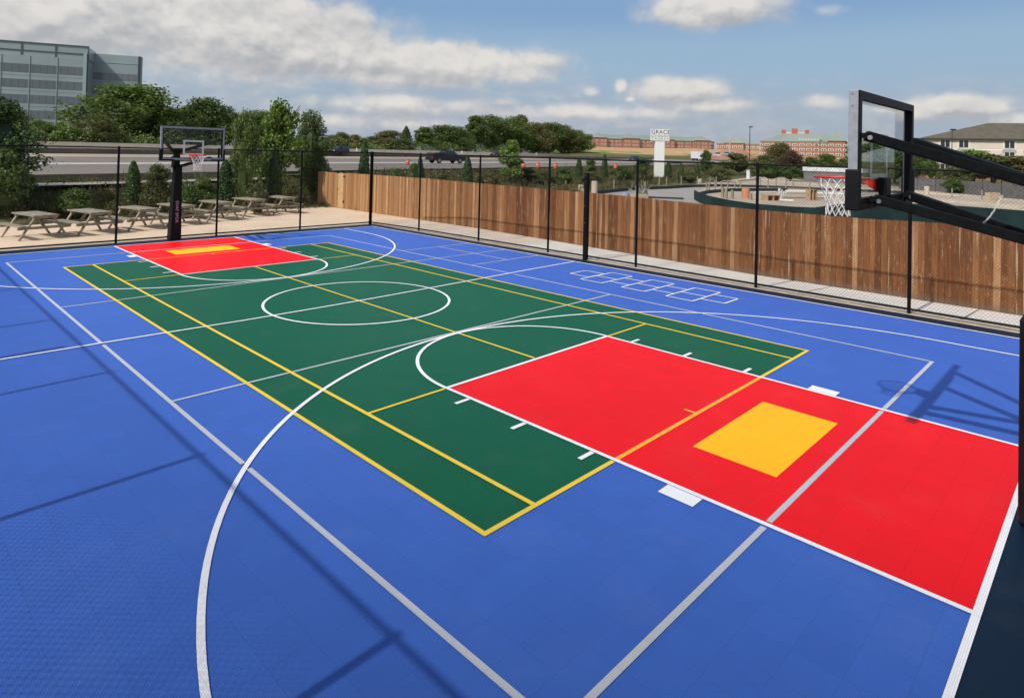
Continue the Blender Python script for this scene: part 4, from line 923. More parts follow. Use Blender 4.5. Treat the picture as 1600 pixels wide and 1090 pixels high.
def hotel():
    f = Fr(P(1448, 250, 462), P(1900, 250, 400)); t = thing('hotel', 'beige two tone hotel with brown shingle hip roof at the right edge', 'building', (*f.p, 0)); z = lambda v: ZV(1500, v, 455)
    ze, zr = z(217), z(189.5); pc = mat('peach_siding', (.66, .57, .47, 1), (.60, .52, .43, 1), rough=.8, scale=.3); cr = mat('cream_siding', (.82, .79, .71, 1), (.76, .73, .66, 1), rough=.8, scale=.3)
    f.box(MB(), 0, f.L, -50, 0, z(254)+.01, ze).build('upper_wall', cr, t); f.box(MB(), -.2, f.L, -50.2, .2, -2, z(254)).build('brick_base', mat('salmon_brick', (.42, .19, .12, 1), (.36, .16, .1, 1), rough=.9, scale=1), t)
    shg = mat('brown_shingles', (.115, .10, .07, 1), (.09, .078, .055, 1), rough=.95, scale=.8, bump=.5); f.hip(MB(), 0, f.L, -50, 0, ze+.3, zr, 42, 2.4).build('roof', shg, t)
    f.box(MB(), -2.4, f.L+2.4, -52, 2.4, ze-.3, ze+.29).build('fascia', mat('dark_fascia', (.07, .06, .045, 1), rough=.6), t)
    ux = [1478, 1508, 1580, 1612, 1660]; k = f.L/(1900-1448)*1.06
    zs = [(z(231), z(219)), (z(248), z(236)), (z(266), z(256))]
    for r, (w0, w1) in enumerate(zs):
        for u in ux:
            a = (u-1448)*k*1.02
            if r < 2:
                fm = f.box(MB(), a-3.9, a+3.9, .02, .3, w0-4, w1+1.6).build('window_surround', mat('white_trim', (.74, .72, .66, 1), rough=.6), t)
                f.box(MB(), a-3.2, a+3.2, .31, .4, w0-3.0, w0-1.2).build('vent_grille', mat('grille_grey', (.33, .33, .31, 1), rough=.5), fm)
            w_ = f.box(MB(), a-3.0, a+3.0, .21, .45, w0, w1).build('window', winm, t)
            for s in (-1.45, 1.45): f.box(MB(), a+s-1.2, a+s+1.2, .46, .5, w0+.3, w1-.3).build('pane', glassd, w_)
        if r < 2:
            for a0, a1 in zip([0]+[(u-1448)*k*1.02+3.9 for u in ux], [(u-1448)*k*1.02-3.9 for u in ux]+[f.L]): f.box(MB(), a0+.01, a1-.01, .02, .15, w0-.5, w1+1).build('siding_panel', pc, t)
    f.box(MB(), 8.3*4, 8.3*4+1.5, 0.3, 1.2, ze-1.6, ze-.4).build('wall_light', winm, t); MB().tube([f.pt(78, -18, zr-9), f.pt(78, -18, zr-4)], .9, 8).build('roof_vent', winm, t)
hotel()
# ------------------------------------------------------------------ sign
def church_sign():
    d = 312; f = Fr(P(1017, 250, d), P(1046, 250, d)); zb = terrain(*f.p)-.2; t = thing('sign', 'tall white pillar sign with a lettered board on top, standing before the highway', 'sign', (*f.p, float(zb)))
    wm = mat('white_sign_panel', (.82, .81, .77, 1), (.78, .77, .73, 1), rough=.5, scale=.5); k = f.L/29; z = lambda v: ZV(1031, v, d)
    f.box(MB(), 6.3*k, 21*k, -2, 0, zb, z(220.2)).build('pillar', wm, t); bd = f.box(MB(), 0, 28.4*k, -2.2, .25, z(220), z(202)).build('board', wm, t)
    ang = math.atan2(f.e[1], f.e[0])
    for s, v, sz, c in (('GRACE', 206.6, 2.65, (.09, .07, .08, 1)), ('COVENANT', 212.7, 1.5, (.24, .24, .22, 1)), ('CHURCH', 217.0, 1.5, (.27, .26, .22, 1))):
        q = f.pt(14.2*k, .28, z(v)); text_mesh(s, sz*1.06, mat('lettering_'+s.lower(), c, rough=.6), bd, (q[0]-f.p[0], q[1]-f.p[1], q[2]-zb), (PI/2, 0, ang), ext=.02, bold=.015, space=1.04 if s == 'GRACE' else (1.12 if s == 'COVENANT' else 1.5))
church_sign()
# ------------------------------------------------------------------ vehicles (x forward)
def paint(n, c): return mat('car_paint_'+n, c, tuple(x*.9 for x in c[:3])+(1,), rough=.28, spec=.6)
def vehicle(name, label, cat, loc, rz, prof, cab, L, Wd, pm, wh=(.19, .80), wr=1.15, extra=None, group='vehicles on the highway'):
    """prof: lower body side profile, cab: glasshouse side profile, fractions of L and feet"""
    t = local(name, label, cat, loc, rz, group); h = Wd/2
    MB().prism([((a-.5)*L, z) for a, z in prof], -h, h).build('body', pm, t, bevel=.15)
    b = MB(); n = len(cab); lo = [((a-.5)*L, z) for a, z in cab]; mz = max(z for _, z in lo); mn = min(z for _, z in lo)
    def y(z): return h*.93-(z-mn)/(mz-mn)*h*.2
    b.poly([(a, -y(z), z) for a, z in lo]+[(a, y(z), z) for a, z in lo], [tuple(range(n)), tuple(range(2*n-1, n-1, -1))]+[(i, n+i, n+(i+1) % n, (i+1) % n) for i in range(n)])
    b.build('window', glassd, t, bevel=.06)
    tp = [(a, z) for a, z in lo if z > mz-.12]; x0, x1 = min(a for a, _ in tp), max(a for a, _ in tp)
    rf = MB().box(x0-.1, x1+.1, -y(mz)-.03, y(mz)+.03, mz-.04, mz+.1)
    rf.build('roof', pm, t, bevel=.04)
    for xf in np.linspace(x0+.3, x1-.3, 3):
        for s in (1, -1): MB().bar((xf-.35, s*(y(mn)+.02), mn), (xf, s*(y(mz)+.03), mz), .28, .06, up=(1, 0, 0)).build('pillar', pm, t)
    for a in wh:
        for s in (1, -1):
            w = MB().tube([((a-.5)*L, s*(h-.55), wr), ((a-.5)*L, s*(h+.03), wr)], wr, 18).build('wheel', tyre, t); MB().tube([((a-.5)*L, s*(h+.031), wr), ((a-.5)*L, s*(h+.06), wr)], wr*.6, 14).build('rim', rimm, w)
    for s in (1, -1):
        MB().box(L/2-.25, L/2+.03, *sorted((s*(h-.2), s*(h-1.1))), 2.1, 2.55).build('headlight', headl, t); MB().box(-L/2-.03, -L/2+.2, *sorted((s*(h-.15), s*(h-.8))), 2.5, 3.1).build('tail_light', red, t)
    if extra: extra(t)
    return t
SED = ([(0, 1.0), (0, 2.7), (.03, 3.05), (.2, 3.15), (.70, 3.05), (.96, 2.5), (1, 2.1), (1, 1.0)], [(.10, 3.1), (.25, 4.55), (.52, 4.6), (.70, 3.05)])
SUV = ([(0, 1.1), (0, 3.1), (.05, 3.35), (.72, 3.3), (.95, 2.9), (1, 2.4), (1, 1.1)], [(.01, 3.3), (.06, 5.4), (.60, 5.5), (.76, 3.3)])
VAN = ([(0, 1.0), (0, 3.2), (.04, 3.4), (.80, 3.3), (.97, 2.7), (1, 2.2), (1, 1.0)], [(.01, 3.35), (.05, 5.5), (.55, 5.65), (.86, 3.25)])
PIC = ([(0, 1.4), (0, 3.5), (.42, 3.55), (.76, 3.5), (.97, 3.2), (1, 2.7), (1, 1.3), (.9, 1.2), (.1, 1.3)], [(.36, 3.52), (.39, 5.6), (.42, 5.75), (.64, 5.75), (.78, 3.5)])
FWD = HA; BACK = HA+PI
def hwy(u, v, zroad):       # point of the road surface in that direction
    r = ray(u, v); k = (zroad-CAM[2])/r[2]; return (CAM[0]+r[0]*k, CAM[1]+r[1]*k, zroad)
bp = paint('black', (.006, .008, .010, 1)); mp = paint('maroon', (.06, .012, .02, 1)); wp = paint('white', (.7, .7, .7, 1)); bl = paint('dark_blue', (.03, .045, .09, 1)); gp = paint('silver', (.35, .36, .37, 1))
def bedcap(t):
    MB().prism([(-9.3, 3.56), (-8.6, 4.75), (-2.6, 5.0), (-2.6, 3.56)], -2.9, 2.9).build('bed_cover', bp, t, bevel=.08)
vehicle('pickup_truck', 'black pickup truck driving on the highway, seen side on above the wooden fence', 'pickup truck', hwy(697, 255.2, 4.66), BACK+PI-.35, *PIC, 19, 6.3, bp, wr=1.3, extra=bedcap)
p = hwy(529, 240.2, 6.6); vehicle('minivan', 'black minivan on the far carriageway, left of the tall column cedar', 'minivan', p, BACK+.1, *VAN, 16.5, 6.4, bp)
p = hwy(777, 244.3, 6.6); vehicle('car', 'maroon car on the far carriageway, half behind the young maple', 'car', p, FWD+PI-.2, *SUV, 15.5, 6, mp)
def hh(u, v, d): q = P(u, v, d); return (q[0], q[1], q[2])
vehicle('car', 'dark blue grey car showing over the fence rail near a chain link post', 'car', hh(993, 251, 640), FWD-.3, *SED, 16, 6, bl)
vehicle('car', 'silver car behind the fence left of the white sign pillar', 'car', hh(1013, 262, 430), FWD-.3, *SUV, 13, 6, gp)
vehicle('car', 'dark blue car right of the white sign pillar, in the near lane', 'car', hh(1058, 261.5, 520), FWD-.3, *SED, 15, 6, bl)
vehicle('car', 'white car with a bright front on the road right of the box truck', 'car', hh(1113, 259, 660), BACK, *SED, 15, 6, wp)
vehicle('car', 'dark car following the white car right of the box truck', 'car', hh(1135, 260.5, 640), FWD, *SED, 16, 6, bp)
vehicle('car', 'dark blue car at the right end of the visible road', 'car', hh(1160, 261, 620), FWD, *SED, 16, 6, bl)
vehicle('car', 'white parked van below the heap of red earth', 'van', hh(1119, 244.5, 900), FWD+.5, *VAN, 17, 6.5, wp, group='vehicles parked at the far site')
vehicle('car', 'silver parked car beside the white van under the heap of earth', 'car', hh(1136, 243.5, 950), FWD+1.2, *SUV, 17, 6.5, gp, group='vehicles parked at the far site')
def box_truck():
    t = local('box_truck', 'white box truck on the far road beside the young tree', 'truck', hh(1092, 251.5, 850), HA+PI+.75)
    MB().box(-14, 4, -4, 4, 3.2, 12.6).build('cargo_box', wp, t, bevel=.1); MB().box(-14.03, -14.2, -3.6, 3.6, 3.4, 12).build('rear_door', gp, t) if False else None
    MB().prism([(4.4, 1.5), (4.4, 8.6), (7.2, 8.6), (8.8, 5.6), (11.5, 5.0), (11.8, 1.5)], -3.6, 3.6).build('cab', wp, t, bevel=.15)
    MB().prism([(7.0, 5.8), (7.35, 8.2), (7.5, 8.2), (8.95, 5.7), (8.8, 5.55)], -3.3, 3.3).build('windshield', glassd, t); MB().box(-14, 10, -1.6, 1.6, 2.2, 3.15).build('chassis', tyre, t)
    for x in (-10, -6.5, 8.5):
        for s in (1, -1): MB().tube([(x, s*2.6, 1.6), (x, s*3.7, 1.6)], 1.6, 14).build('wheel', tyre, t)
box_truck()
# ------------------------------------------------------------------ traffic barrels, markers, poles
def barrel(label, loc, ref=[None]):
    if ref[0] is None:
        t = local('traffic_drum', label, 'traffic drum', loc, 0, 'orange traffic drums along the road works'); ref[0] = t
        MB().tube([(0, 0, .2), (0, 0, .7), (0, 0, 1.4), (0, 0, 2.5)], [.95, .9, .84, .74], 14).tube([(0, 0, 2.5), (0, 0, 2.75)], [.3, .25], 8).build('drum', orange, t)
        MB().tube([(0, 0, 1.5), (0, 0, 1.72)], [.86, .84], 14).build('reflective_band', whitep, t); MB().tube([(0, 0, 0), (0, 0, .2)], 1.15, 14).build('base', tyre, t)
    else: t = copy_tree(ref[0], label, loc)
    t.scale = (.82, .82, .82); return t
for u, v, lb in ((637, 257.5, 'orange traffic drum left of the narrow cedar'), (818, 262, 'orange traffic drum just right of the young maple'), (840.5, 262.5, 'orange traffic drum left of a chain link post, second from the maple'),
                 (868, 263, 'orange traffic drum right of the chain link post, third from the maple'), (962, 263.5, 'orange traffic drum between the thick cedar and the white sign')):
    q = hwy(u, v, 4.6); barrel(lb, q)
def marker(label, u, v): 
    q = hh(u, v, fd(u, 440)); k = fd(u, 440)/FPX
    t = thing('delineator', label, 'road marker', q, 'white reflector markers on the highway parapet'); MB().box(q[0]-.5, q[0]+.5, q[1]-.5, q[1]+.5, q[2]-1, q[2]+2.2*k+1).build('reflector', whitep, t)
for u, v, lb in ((557.5, 235, 'white reflector marker left of the tall column cedar'), (722, 239, 'white reflector marker above the gap between pickup truck and small cedar'), (838, 241.5, 'white reflector marker right of the young maple'), (930, 243, 'white reflector marker left of the thick dark cedar'), (1009, 246, 'white reflector marker left of the white sign')): marker(lb, u, v)
def lamp(name, label, u, vb, vt, d, m, arm=2.2, r=.35, group=None):
    q = P(u, vb, d); zt = ZV(u, vt, d); t = thing(name, label, 'street lamp', q, group); MB().tube([(q[0], q[1], q[2]-1), (q[0], q[1], zt)], [r, r*.7], 8).build('pole', m, t)
    e = R[0][:2]; 
    MB().hexa([(q[0]+e[0]*a+b*e[1], q[1]+e[1]*a-b*e[0], z) for z in (zt-.3, zt+.5) for a, b in ((-.6, -.8), (arm, -.8), (arm, .8), (-.6, .8))]).build('lamp_head', m, t)
dk = mat('dark_bronze_pole', (.03, .035, .045, 1), rough=.5); lp = mat('pale_steel_pole', (.6, .62, .64, 1), rough=.5)
lamp('street_lamp', 'dark lamp pole rising in front of the green roofs, right of the white sign', 1171, 250, 198.5, 520, dk, 2.0, .42)
lamp('street_lamp', 'dark lamp pole in front of the beige hotel', 1487, 262, 203, 340, dk, 1.6, .25)
lamp('street_lamp', 'short dark lamp pole just right of the near backboard frame', 1423, 250, 216, 470, dk, 1.5, .3)
lamp('street_lamp', 'thin dark lamp pole at the right end of the brick building', 1281, 250, 219.5, 700, dk, 2.4, .3)
lamp('street_lamp', 'thin pale lamp pole behind the trees above the minivan', 541, 232, 201, 1000, lp, 3, .5)
lamp('street_lamp', 'thin pale lamp pole above the trees right of the column cedar', 588, 234, 208, 1100, lp, 3, .5)
q = P(1140, 251, 560); t = thing('utility_pole', 'pale T shaped pole before the brick buildings, between box truck and lamp pole', 'pole', q); e = R[0][:2]; zt = ZV(1140, 217, 560); zc = ZV(1140, 221, 560)
MB().tube([(q[0], q[1], q[2]-2), (q[0], q[1], zt)], .5, 8).build('pole', mat('pale_wood_pole', (.50, .47, .38, 1), rough=.8), t); MB().bar((q[0]-e[0]*7.8, q[1]-e[1]*7.8, zc), (q[0]+e[0]*7, q[1]+e[1]*7, zc+.7), 1.2, .9).build('crossbar', MATS['pale_wood_pole'], t)
# ------------------------------------------------------------------ building site behind the wooden fence
sand = mat('site_sand', (.47, .385, .285, 1), (.36, .29, .215, 1), rough=.95, scale=.6, detail=10, bump=.5, contrast=(.3, .7)); grav = mat('site_gravel', (.37, .34, .30, 1), (.29, .265, .235, 1), rough=.95, scale=.5, detail=10)
curbm = mat('pale_site_curb', (.56, .49, .38, 1), (.47, .41, .32, 1), rough=.9, scale=1.2)
def patch(name, pts, m, z): return structure(name, MB().poly([G(u, v, z) for u, v in pts], [tuple(range(len(pts)))]), m)
patch('gravel_bed', [(930, 330), (933, 303), (1000, 296), (1081, 291), (1175, 290), (1190, 294), (1100, 298), (1084, 303), (1092, 312), (1110, 330)], grav, -.74)
patch('site_ground', [(1112, 345), (1092, 306), (1085, 301), (1100, 295), (1140, 291), (1260, 293), (1420, 300), (1640, 318), (1640, 380)], sand, -.70)
patch('far_site_ground', [(1080, 289), (1140, 281), (1180, 276), (1230, 278), (1265, 283), (1340, 288), (1420, 292), (1640, 310), (1640, 318), (1420, 301), (1260, 294), (1175, 291)], sand, -.72)
def ribbon(name, pts, m, label, cat, h, zb=-.8, th=.25):
    """low wall following ground points; pts are seen positions of its foot"""
    mb = MB(); g = [np.array(G(u, v, zb)[:2]) for u, v in pts]
    hs = h if hasattr(h, '__len__') else [h]*len(g)
    for i, (a, b) in enumerate(zip(g, g[1:])):
        h0, h1 = hs[i], hs[i+1]; d = (b-a)/np.linalg.norm(b-a); n = np.array((-d[1], d[0]))*th/2; a0, b0 = a-d*.02, b+d*.02
        mb.hexa([(*(a0-n), zb), (*(b0-n), zb), (*(b0+n), zb), (*(a0+n), zb), (*(a0-n), zb+h0), (*(b0-n), zb+h1), (*(b0+n), zb+h1), (*(a0+n), zb+h0)])
    return tag(mb.build(name, m), label, cat)
ribbon('silt_fence', [(932, 304), (966, 300), (1000, 297), (1040, 295.5), (1081, 293), (1120, 291.8), (1175, 293), (1230, 295), (1290, 298), (1340, 300), (1420, 303)], silt, 'low black silt fabric along the back of the building site', 'fence', 1.0)
ribbon('silt_fence', [(1230, 299), (1190, 299), (1140, 299.5), (1105, 303), (1088, 307.5), (1085, 311)], silt, 'dark fabric edge along the back left rim of the sandy pit', 'fence', 1.1)
ribbon('silt_fence', [(1085, 311.5), (1093, 317), (1112, 324), (1140, 331), (1180, 338), (1235, 343), (1272, 345)], siltg, 'curving dark green silt fabric along the front of the sandy pit', 'fence', 2.4)
ribbon('silt_fence', [(1272, 345), (1290, 347), (1330, 349), (1420, 353), (1500, 358), (1640, 372)], siltg, 'tall sheet of dark green fabric over the fence below the near hoop', 'fence', [2.4, 2.9, 3.6, 3.9, 3.9, 3.9])
ribbon('site_curb', [(1150, 284), (1181, 281), (1230, 285), (1265, 289), (1340, 296), (1430, 302), (1500, 307), (1640, 320)], curbm, 'long pale kerb band at the back of the building site', 'kerb', .75, th=1.6)
ribbon('site_curb', [(1415, 311), (1500, 318), (1640, 331)], curbm, 'wide pale kerb band just above the dark green fabric sheet', 'kerb', .85, th=2.5)
ribbon('site_curb', [(1005, 309.5), (1040, 310.8), (1068, 312)], silt, 'short dark timber edging just above the wooden fence near the brush pile', 'edging', .5, th=.5)
SK = 'wooden stakes round the building site'
def stake(u, vt, vb, label, w=.17, dark=False):
    q = G(u, vb, -.8); d = (np.array(q)-CAM) @ R[2]; h = ZV(u, vt, d)
    tag(MB().box(q[0]-w, q[0]+w, q[1]-w, q[1]+w, -.8, h).build('wooden_stake', stakem), label, 'stake', SK)
anchors = 'leftmost,second from the left,third from the left,fourth from the left,fifth from the left,sixth from the left,seventh from the left,eighth from the left,ninth from the left,tenth from the left'.split(',')
for i, (u, a, b) in enumerate(((884, 283, 296), (959.5, 281, 297), (1030, 277, 294), (1041.5, 276.5, 292), (1064.5, 275.5, 291), (1089.5, 276, 290), (1109.5, 276, 291), (1119, 276, 292))):
    stake(u, a, b, 'pale stake behind the building site, %s of those standing before the weeds' % anchors[i])
for i, (u, a, b) in enumerate(((1104, 284, 303), (1108, 283, 302), (1117, 282, 299), (1127, 283, 298), (1137, 283, 297), (1148, 282, 295), (1157, 281, 296))):
    stake(u, a, b, 'grey stake at the rim of the sandy pit, %s' % anchors[i])
for i, (u, a, b) in enumerate(((1188, 279, 291), (1200, 279, 294), (1212.5, 278, 292), (1228, 280, 295), (1239, 278, 291), (1265, 283, 298))):
    stake(u, a, b, 'thin stake along the pale kerb behind the sandy pit, %s' % anchors[i])
for i, (u, a, b) in enumerate(((1487.5, 294, 309), (1506.5, 294, 303), (1534, 297, 312), (1571, 297, 308))):
    stake(u, a, b, 'thin stake before the grey screen fence, %s' % anchors[i])
for i, (u, a, b) in enumerate(((1129, 292, 309), (1134.5, 294.5, 311), (1144, 297, 311), (1173, 302, 313))):
    stake(u, a, b, 'dark short post standing inside the sandy pit, %s' % anchors[i], .3)
def at_ground(u, v, z=-.75): return G(u, v, z)
def sized(u, v, px): q = G(u, v, -.75); return px*((np.array(q)-CAM) @ R[2])/FPX
def block(name, label, cat, u, v, wpx, hpx, m, depth=1.5, rz=.2, parts=None):
    q = at_ground(u, v); w, h = sized(u, v, wpx), sized(u, v, hpx); t = local(name, label, cat, q, rz+math.atan2(R[0][1], R[0][0])); parts(t, w, h, m); return t
def crate(t, w, h, m):
    n = 5
    for z0 in (0, h-.12): 
        b = MB()
        for i in range(n): x = -w/2+w*i/n; b.box(x, x+w/n-.05, -w*.4, w*.4, z0, z0+.12)
        b.build('deck_boards', m, t)
    b = MB()
    for x in (-w/2, -.1, w/2-.2): b.box(x, x+.2, -w*.4+.01, w*.4-.01, .121, h-.121)
    b.build('blocks', m, t)
palm = mat('pallet_wood', (.46, .31, .17, 1), (.36, .24, .13, 1), rough=.9, scale=3)
block('pallet', 'light brown pallet stack in the sandy pit', 'pallet', 1204, 313.5, 22, 9, palm, parts=crate)
block('pallet', 'upright pale pallet in the sandy pit left of the basketball net', 'pallet', 1268, 313, 13, 17, palm, parts=crate)
def drum(t, w, h, m):
    MB().tube([(0, 0, 0), (0, 0, .1), (0, 0, h-.1), (0, 0, h)], [w/2*.94, w/2, w/2, w/2*.94], 18).build('shell', m, t)
    for k in (.33, .66): MB().tube([(0, 0, h*k-.06), (0, 0, h*k+.06)], w/2*1.03, 18).build('hoop_band', m, t)
block('drum', 'salmon orange drum in the sandy pit', 'drum', 1165, 310, 12, 15, mat('salmon_drum', (.62, .26, .13, 1), (.54, .22, .11, 1), rough=.6), parts=drum)
cyl = mat('pale_concrete_pipe', (.58, .50, .38, 1), (.5, .43, .33, 1), rough=.85, scale=2)
block('concrete_pipe', 'tall pale concrete cylinder standing behind the fence next to the net post', 'pipe', 928.5, 306, 9.5, 23, cyl, parts=drum)
block('concrete_pipe', 'small pale cylinder on top of the tan block behind the fence', 'pipe', 907.5, 302, 8, 13, cyl, parts=drum)
block('concrete_pipe', 'pale stump among the weeds right of the white sign', 'pipe', 1093.5, 289.5, 6, 10, cyl, parts=drum)
block('concrete_pipe', 'pale pier on the far kerb right of the near backboard', 'pipe', 1448, 305, 7, 14, cyl, parts=drum)
def stone(t, w, h, m):
    g = random.Random(int(w*100)); b = MB(); z = 0; k = 0
    while z < h-.05:
        hh_ = min(.55, h-z); x = -w/2-(.3 if k % 2 else 0)
        while x < w/2-.05: ww = min(g.uniform(.9, 1.3), w/2-x); b.box(max(x, -w/2), x+ww-.03, -.8, .8, z, z+hh_-.03); x += ww
        z += hh_; k += 1
    b.build('masonry', m, t)
block('block_stack', 'stack of tan masonry blocks just above the wooden fence left of the net post', 'blocks', 902, 303.5, 19, 9, mat('tan_block', (.56, .43, .28, 1), (.48, .37, .24, 1), rough=.9, scale=3), parts=stone)
block('block_stack', 'stack of tan masonry blocks beneath the brush pile', 'blocks', 999, 309.5, 26, 6, MATS['tan_block'], parts=stone)
block('block_stack', 'peach masonry stack on the kerb above the dark fabric, right side', 'blocks', 1551, 314, 20, 13, MATS['tan_block'], parts=stone)
def pipe(label, u0, u1, v, r, m, v2=None):
    a, b = G(u0, v, -.5), G(u1, v2 or v, -.5); tag(MB().tube([(a[0], a[1], a[2]+r), (b[0], b[1], b[2]+r)], r, 10).build('pipe', m), label, 'pipe', 'pipes and timbers lying in the sandy pit')
pw = mat('white_pvc', (.72, .69, .64, 1), rough=.5)
pipe('long thick white pipe lying left of the upright pallet', 1228, 1262, 302, .55, pw, 302.5); pipe('thin white pipe crossing the pit left of the pallet stack', 1180, 1212, 301.5, .25, pw)
pipe('white pipe behind the basketball net', 1276, 1318, 303.5, .35, pw, 305); pipe('second white pipe at the front of the pit', 1218, 1240, 314.5, .3, pw, 315.5); pipe('brown timber lying behind the thin white pipe', 1160, 1214, 297, .18, stakem, 296); pipe('dark timber across the middle of the pit', 1224, 1300, 309.5, .22, stakem, 310.5)
pipe('white end of a pipe right of the upright pallet', 1276, 1300, 310, .25, pw); pipe('reddish timber at the back of the pit', 1195, 1262, 294.5, .15, palm, 295.5)
def rubble(t, w, h, m):
    g = random.Random(4)
    for i in range(9): x = g.uniform(-w/2, w/2); MB().bar((x, g.uniform(-.5, .5), .1), (x+g.uniform(-1, 1), g.uniform(-.5, .5), h*g.uniform(.6, 1.0)), .16, .28).build('offcut', m, t)
block('scrap_pile', 'small pile of white offcuts between pallet stack and thick white pipe', 'scrap pile', 1219, 312, 10, 19, pw, parts=rubble)
def brush(t, w, h, m):
    g = random.Random(9)
    for i in range(26): x = g.uniform(-w/2, w/2); q = g.uniform(-1.2, 1.2)*w*.25; MB().tube([(x, g.uniform(-1, 1), 0), (x+q*.5, g.uniform(-1, 1), h*.4), (x+q, g.uniform(-1.5, 1.5), h*g.uniform(.45, 1.0))], [.16, .12, .04], 6).build('branch', m, t)
block('brush_pile', 'pile of bare grey branches above the wooden fence, left of the white sign', 'branches', 999, 307, 36, 27, mat('dead_branch', (.42, .38, .31, 1), (.3, .27, .22, 1), rough=.95), parts=brush)
tp = G(977, 308, -.75); w = sized(977, 308, 18); b = MB(); nx, ny = 14, 8; tv = []
for i in range(nx+1):
    for j in range(ny+1):
        x, y = (i/nx-.5)*w, (j/ny-.5)*w*.7; tv.append((tp[0]+x, tp[1]+y, -.78+max(0, 1.55*(1-(2*x/w)**2)*(1-(2*y/(w*.7))**2))+.12*math.sin(i*1.9+j*1.3)))
b.poly(tv, [(i*(ny+1)+j, (i+1)*(ny+1)+j, (i+1)*(ny+1)+j+1, i*(ny+1)+j+1) for i in range(nx) for j in range(ny)]); tag(b.build('tarp', mat('blue_tarp', (.10, .14, .24, 1), (.2, .23, .3, 1), rough=.4, scale=2)), 'crumpled blue grey tarp beside the brush pile', 'tarp')
# trailer with white roof, screen fence, black verge fence, utility box
f = Fr(P(1256, 275, 318), P(1346, 275, 300)); t = thing('trailer', 'long white roofed grey trailer behind the basketball net', 'trailer', (*f.p, -.8)); z = lambda v: ZV(1300, v, 309)
f.box(MB(), 0, f.L, -9, 0, -.8, z(268.6)).build('body', mat('grey_corrugated', (.16, .17, .17, 1), (.11, .12, .12, 1), rough=.7, scale=2), t); f.box(MB(), -.5, f.L+.5, -9.5, .5, z(268.5), z(262)).build('roof', mat('white_corrugated', (.72, .73, .72, 1), (.5, .51, .5, 1), rough=.5, scale=3), t)
scr = mat('grey_screen_cloth', (.16, .15, .145, 1), (.11, .105, .10, 1), rough=.95, scale=2.5)
t = thing('screen_fence', 'grey cloth screened black fence at the right, in front of the hotel', 'fence', G(1412, 296, -.8)); pp = [np.array(P(u, 290, d)[:2]) for u, d in ((1405, 262), (1434, 255), (1462, 247), (1500, 234), (1535, 221), (1565, 211), (1610, 198), (1680, 180))]
for i, (a, b_) in enumerate(zip(pp, pp[1:])): d = (b_-a)/np.linalg.norm(b_-a); n = np.array((-d[1], d[0]))*.04; MB().hexa([(*(a-n), -.6), (*(b_-n), -.6), (*(b_+n), -.6), (*(a+n), -.6), (*(a-n), 4.1), (*(b_-n), 3.9), (*(b_+n), 3.9), (*(a+n), 4.1)]).build('cloth_panel', scr, t)
for a in pp: MB().tube([(a[0], a[1], -.8), (a[0], a[1], 6.2)], .1, 8).build('fence_post', black, t)
MB().tube([(a[0], a[1], 6.1) for a in pp], .05, 6).build('top_rail', black, t)
t = thing('verge_fence', 'low black wire fence posts in the weeds below the highway', 'fence', G(620, 290, -.8)); vp = [P(u, 285, d) for u, d in ((600, 150), (640, 158), (693, 168), (735, 176), (773, 184), (807, 192), (838, 200), (870, 210), (935, 226), (969, 236), (1010, 250), (1060, 262), (1110, 270))]
hs = []
for a in vp: zt = float(terrain(a[0], a[1])); hs.append((a[0], a[1], zt+4.3)); MB().tube([(a[0], a[1], zt-.5), (a[0], a[1], zt+4.4)], .11, 6).build('fence_post', black, t)
MB().tube(hs, .035, 6).build('top_wire', black, t); MB().tube([(a, b_, c-2) for a, b_, c in hs], .03, 6).build('middle_wire', black, t)
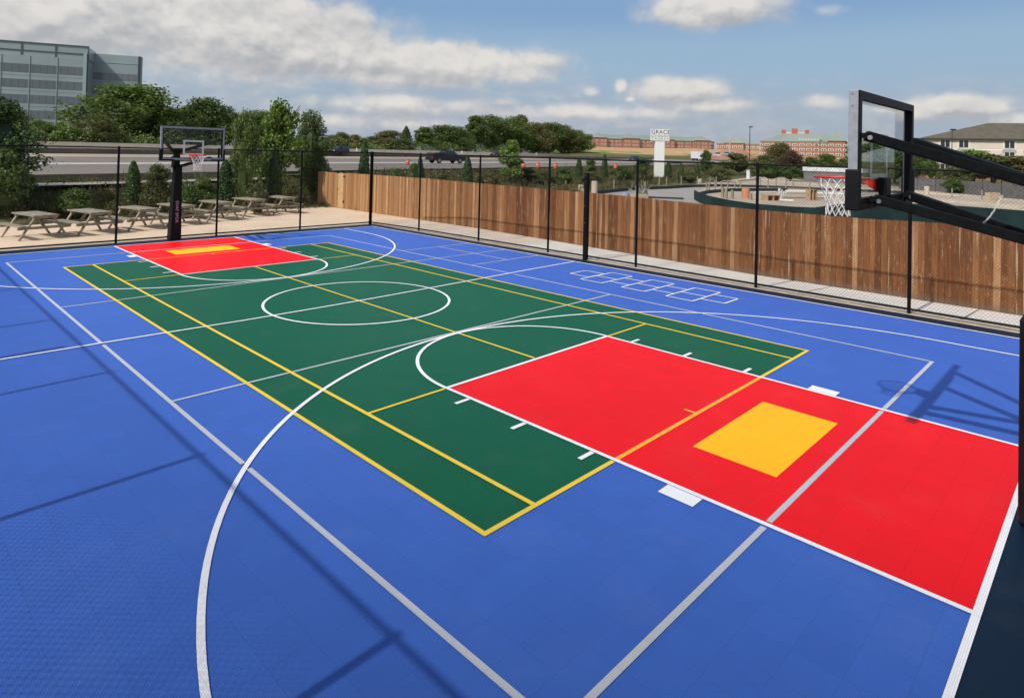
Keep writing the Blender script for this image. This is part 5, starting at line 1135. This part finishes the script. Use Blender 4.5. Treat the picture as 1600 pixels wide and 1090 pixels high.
q = P(1169.5, 277, 330); t = thing('utility_box', 'small white utility cabinet left of the dark hedge', 'cabinet', (q[0], q[1], -.8)); MB().box(q[0]-.85, q[0]+.85, q[1]-.7, q[1]+.7, -.8, ZV(1169, 266.5, 330)).build('cabinet', whitep, t, bevel=.06); MB().box(q[0]-.95, q[0]+.95, q[1]-.8, q[1]+.8, ZV(1169, 266.5, 330)+.01, ZV(1169, 265.8, 330)+.1).build('lid', cream, t)

def heap(label, u0, u1, vb, vt, d, m, seed):
    """loose earth tipped in a heap: uneven grid dome"""
    c0, c1 = np.array(P(u0, vb, d)), np.array(P(u1, vb, d)); L = np.linalg.norm(c1[:2]-c0[:2]); e = (c1-c0)[:2]/L; n_ = np.array((e[1], -e[0])); zb = min(c0[2], c1[2]); h = ZV((u0+u1)/2, vt, d)-zb
    g = np.random.default_rng(seed); nx, ny = 46, 18; mb = MB(); vs = []; ph = g.uniform(0, 6, 6)
    for i in range(nx+1):
        for j in range(ny+1):
            x, y = i/nx, j/ny; q = math.sin(PI*x)**.7*math.sin(PI*y)**.8
            z = h*q*(.62+.22*math.sin(x*9+ph[0])+.16*math.sin(x*21+ph[1]+y*4)+.10*math.sin(y*13+x*17+ph[2]))+.5*g.normal()*q
            p = c0[:2]+e*L*x-n_*(y-.35)*L*.5; vs.append((p[0], p[1], zb-3+z+3*q))
    mb.poly(vs, [(i*(ny+1)+j, (i+1)*(ny+1)+j, (i+1)*(ny+1)+j+1, i*(ny+1)+j+1) for i in range(nx) for j in range(ny)], .5)
    return tag(mb.build('earth_heap', m), label, 'earth heap', 'heaps of earth on the far building site')
re_ = mat('red_earth', (.36, .19, .12, 1), (.27, .145, .095, 1), rough=.95, scale=.12, detail=8); te_ = mat('tan_earth', (.52, .34, .20, 1), (.42, .28, .17, 1), rough=.95, scale=.1, detail=8)
heap('long heap of reddish earth right of the box truck, before the brick buildings', 1098, 1200, 246, 229.5, 1000, re_, 1)
heap('tan heap of earth in front of the left part of the dormitory', 922, 980, 240, 230.5, 1500, te_, 2)
heap('low tan earth heap right of the white sign', 1046, 1112, 242, 234, 1400, te_, 3)
heap('orange brown bank of earth below the big brick building', 1180, 1335, 255, 238, 1150, mat('orange_earth', (.50, .25, .12, 1), (.40, .21, .11, 1), rough=.95, scale=.1, detail=8), 4)
# ------------------------------------------------------------------ tidy
for o in bpy.data.objects:
    if 'o0' in o: del o['o0']
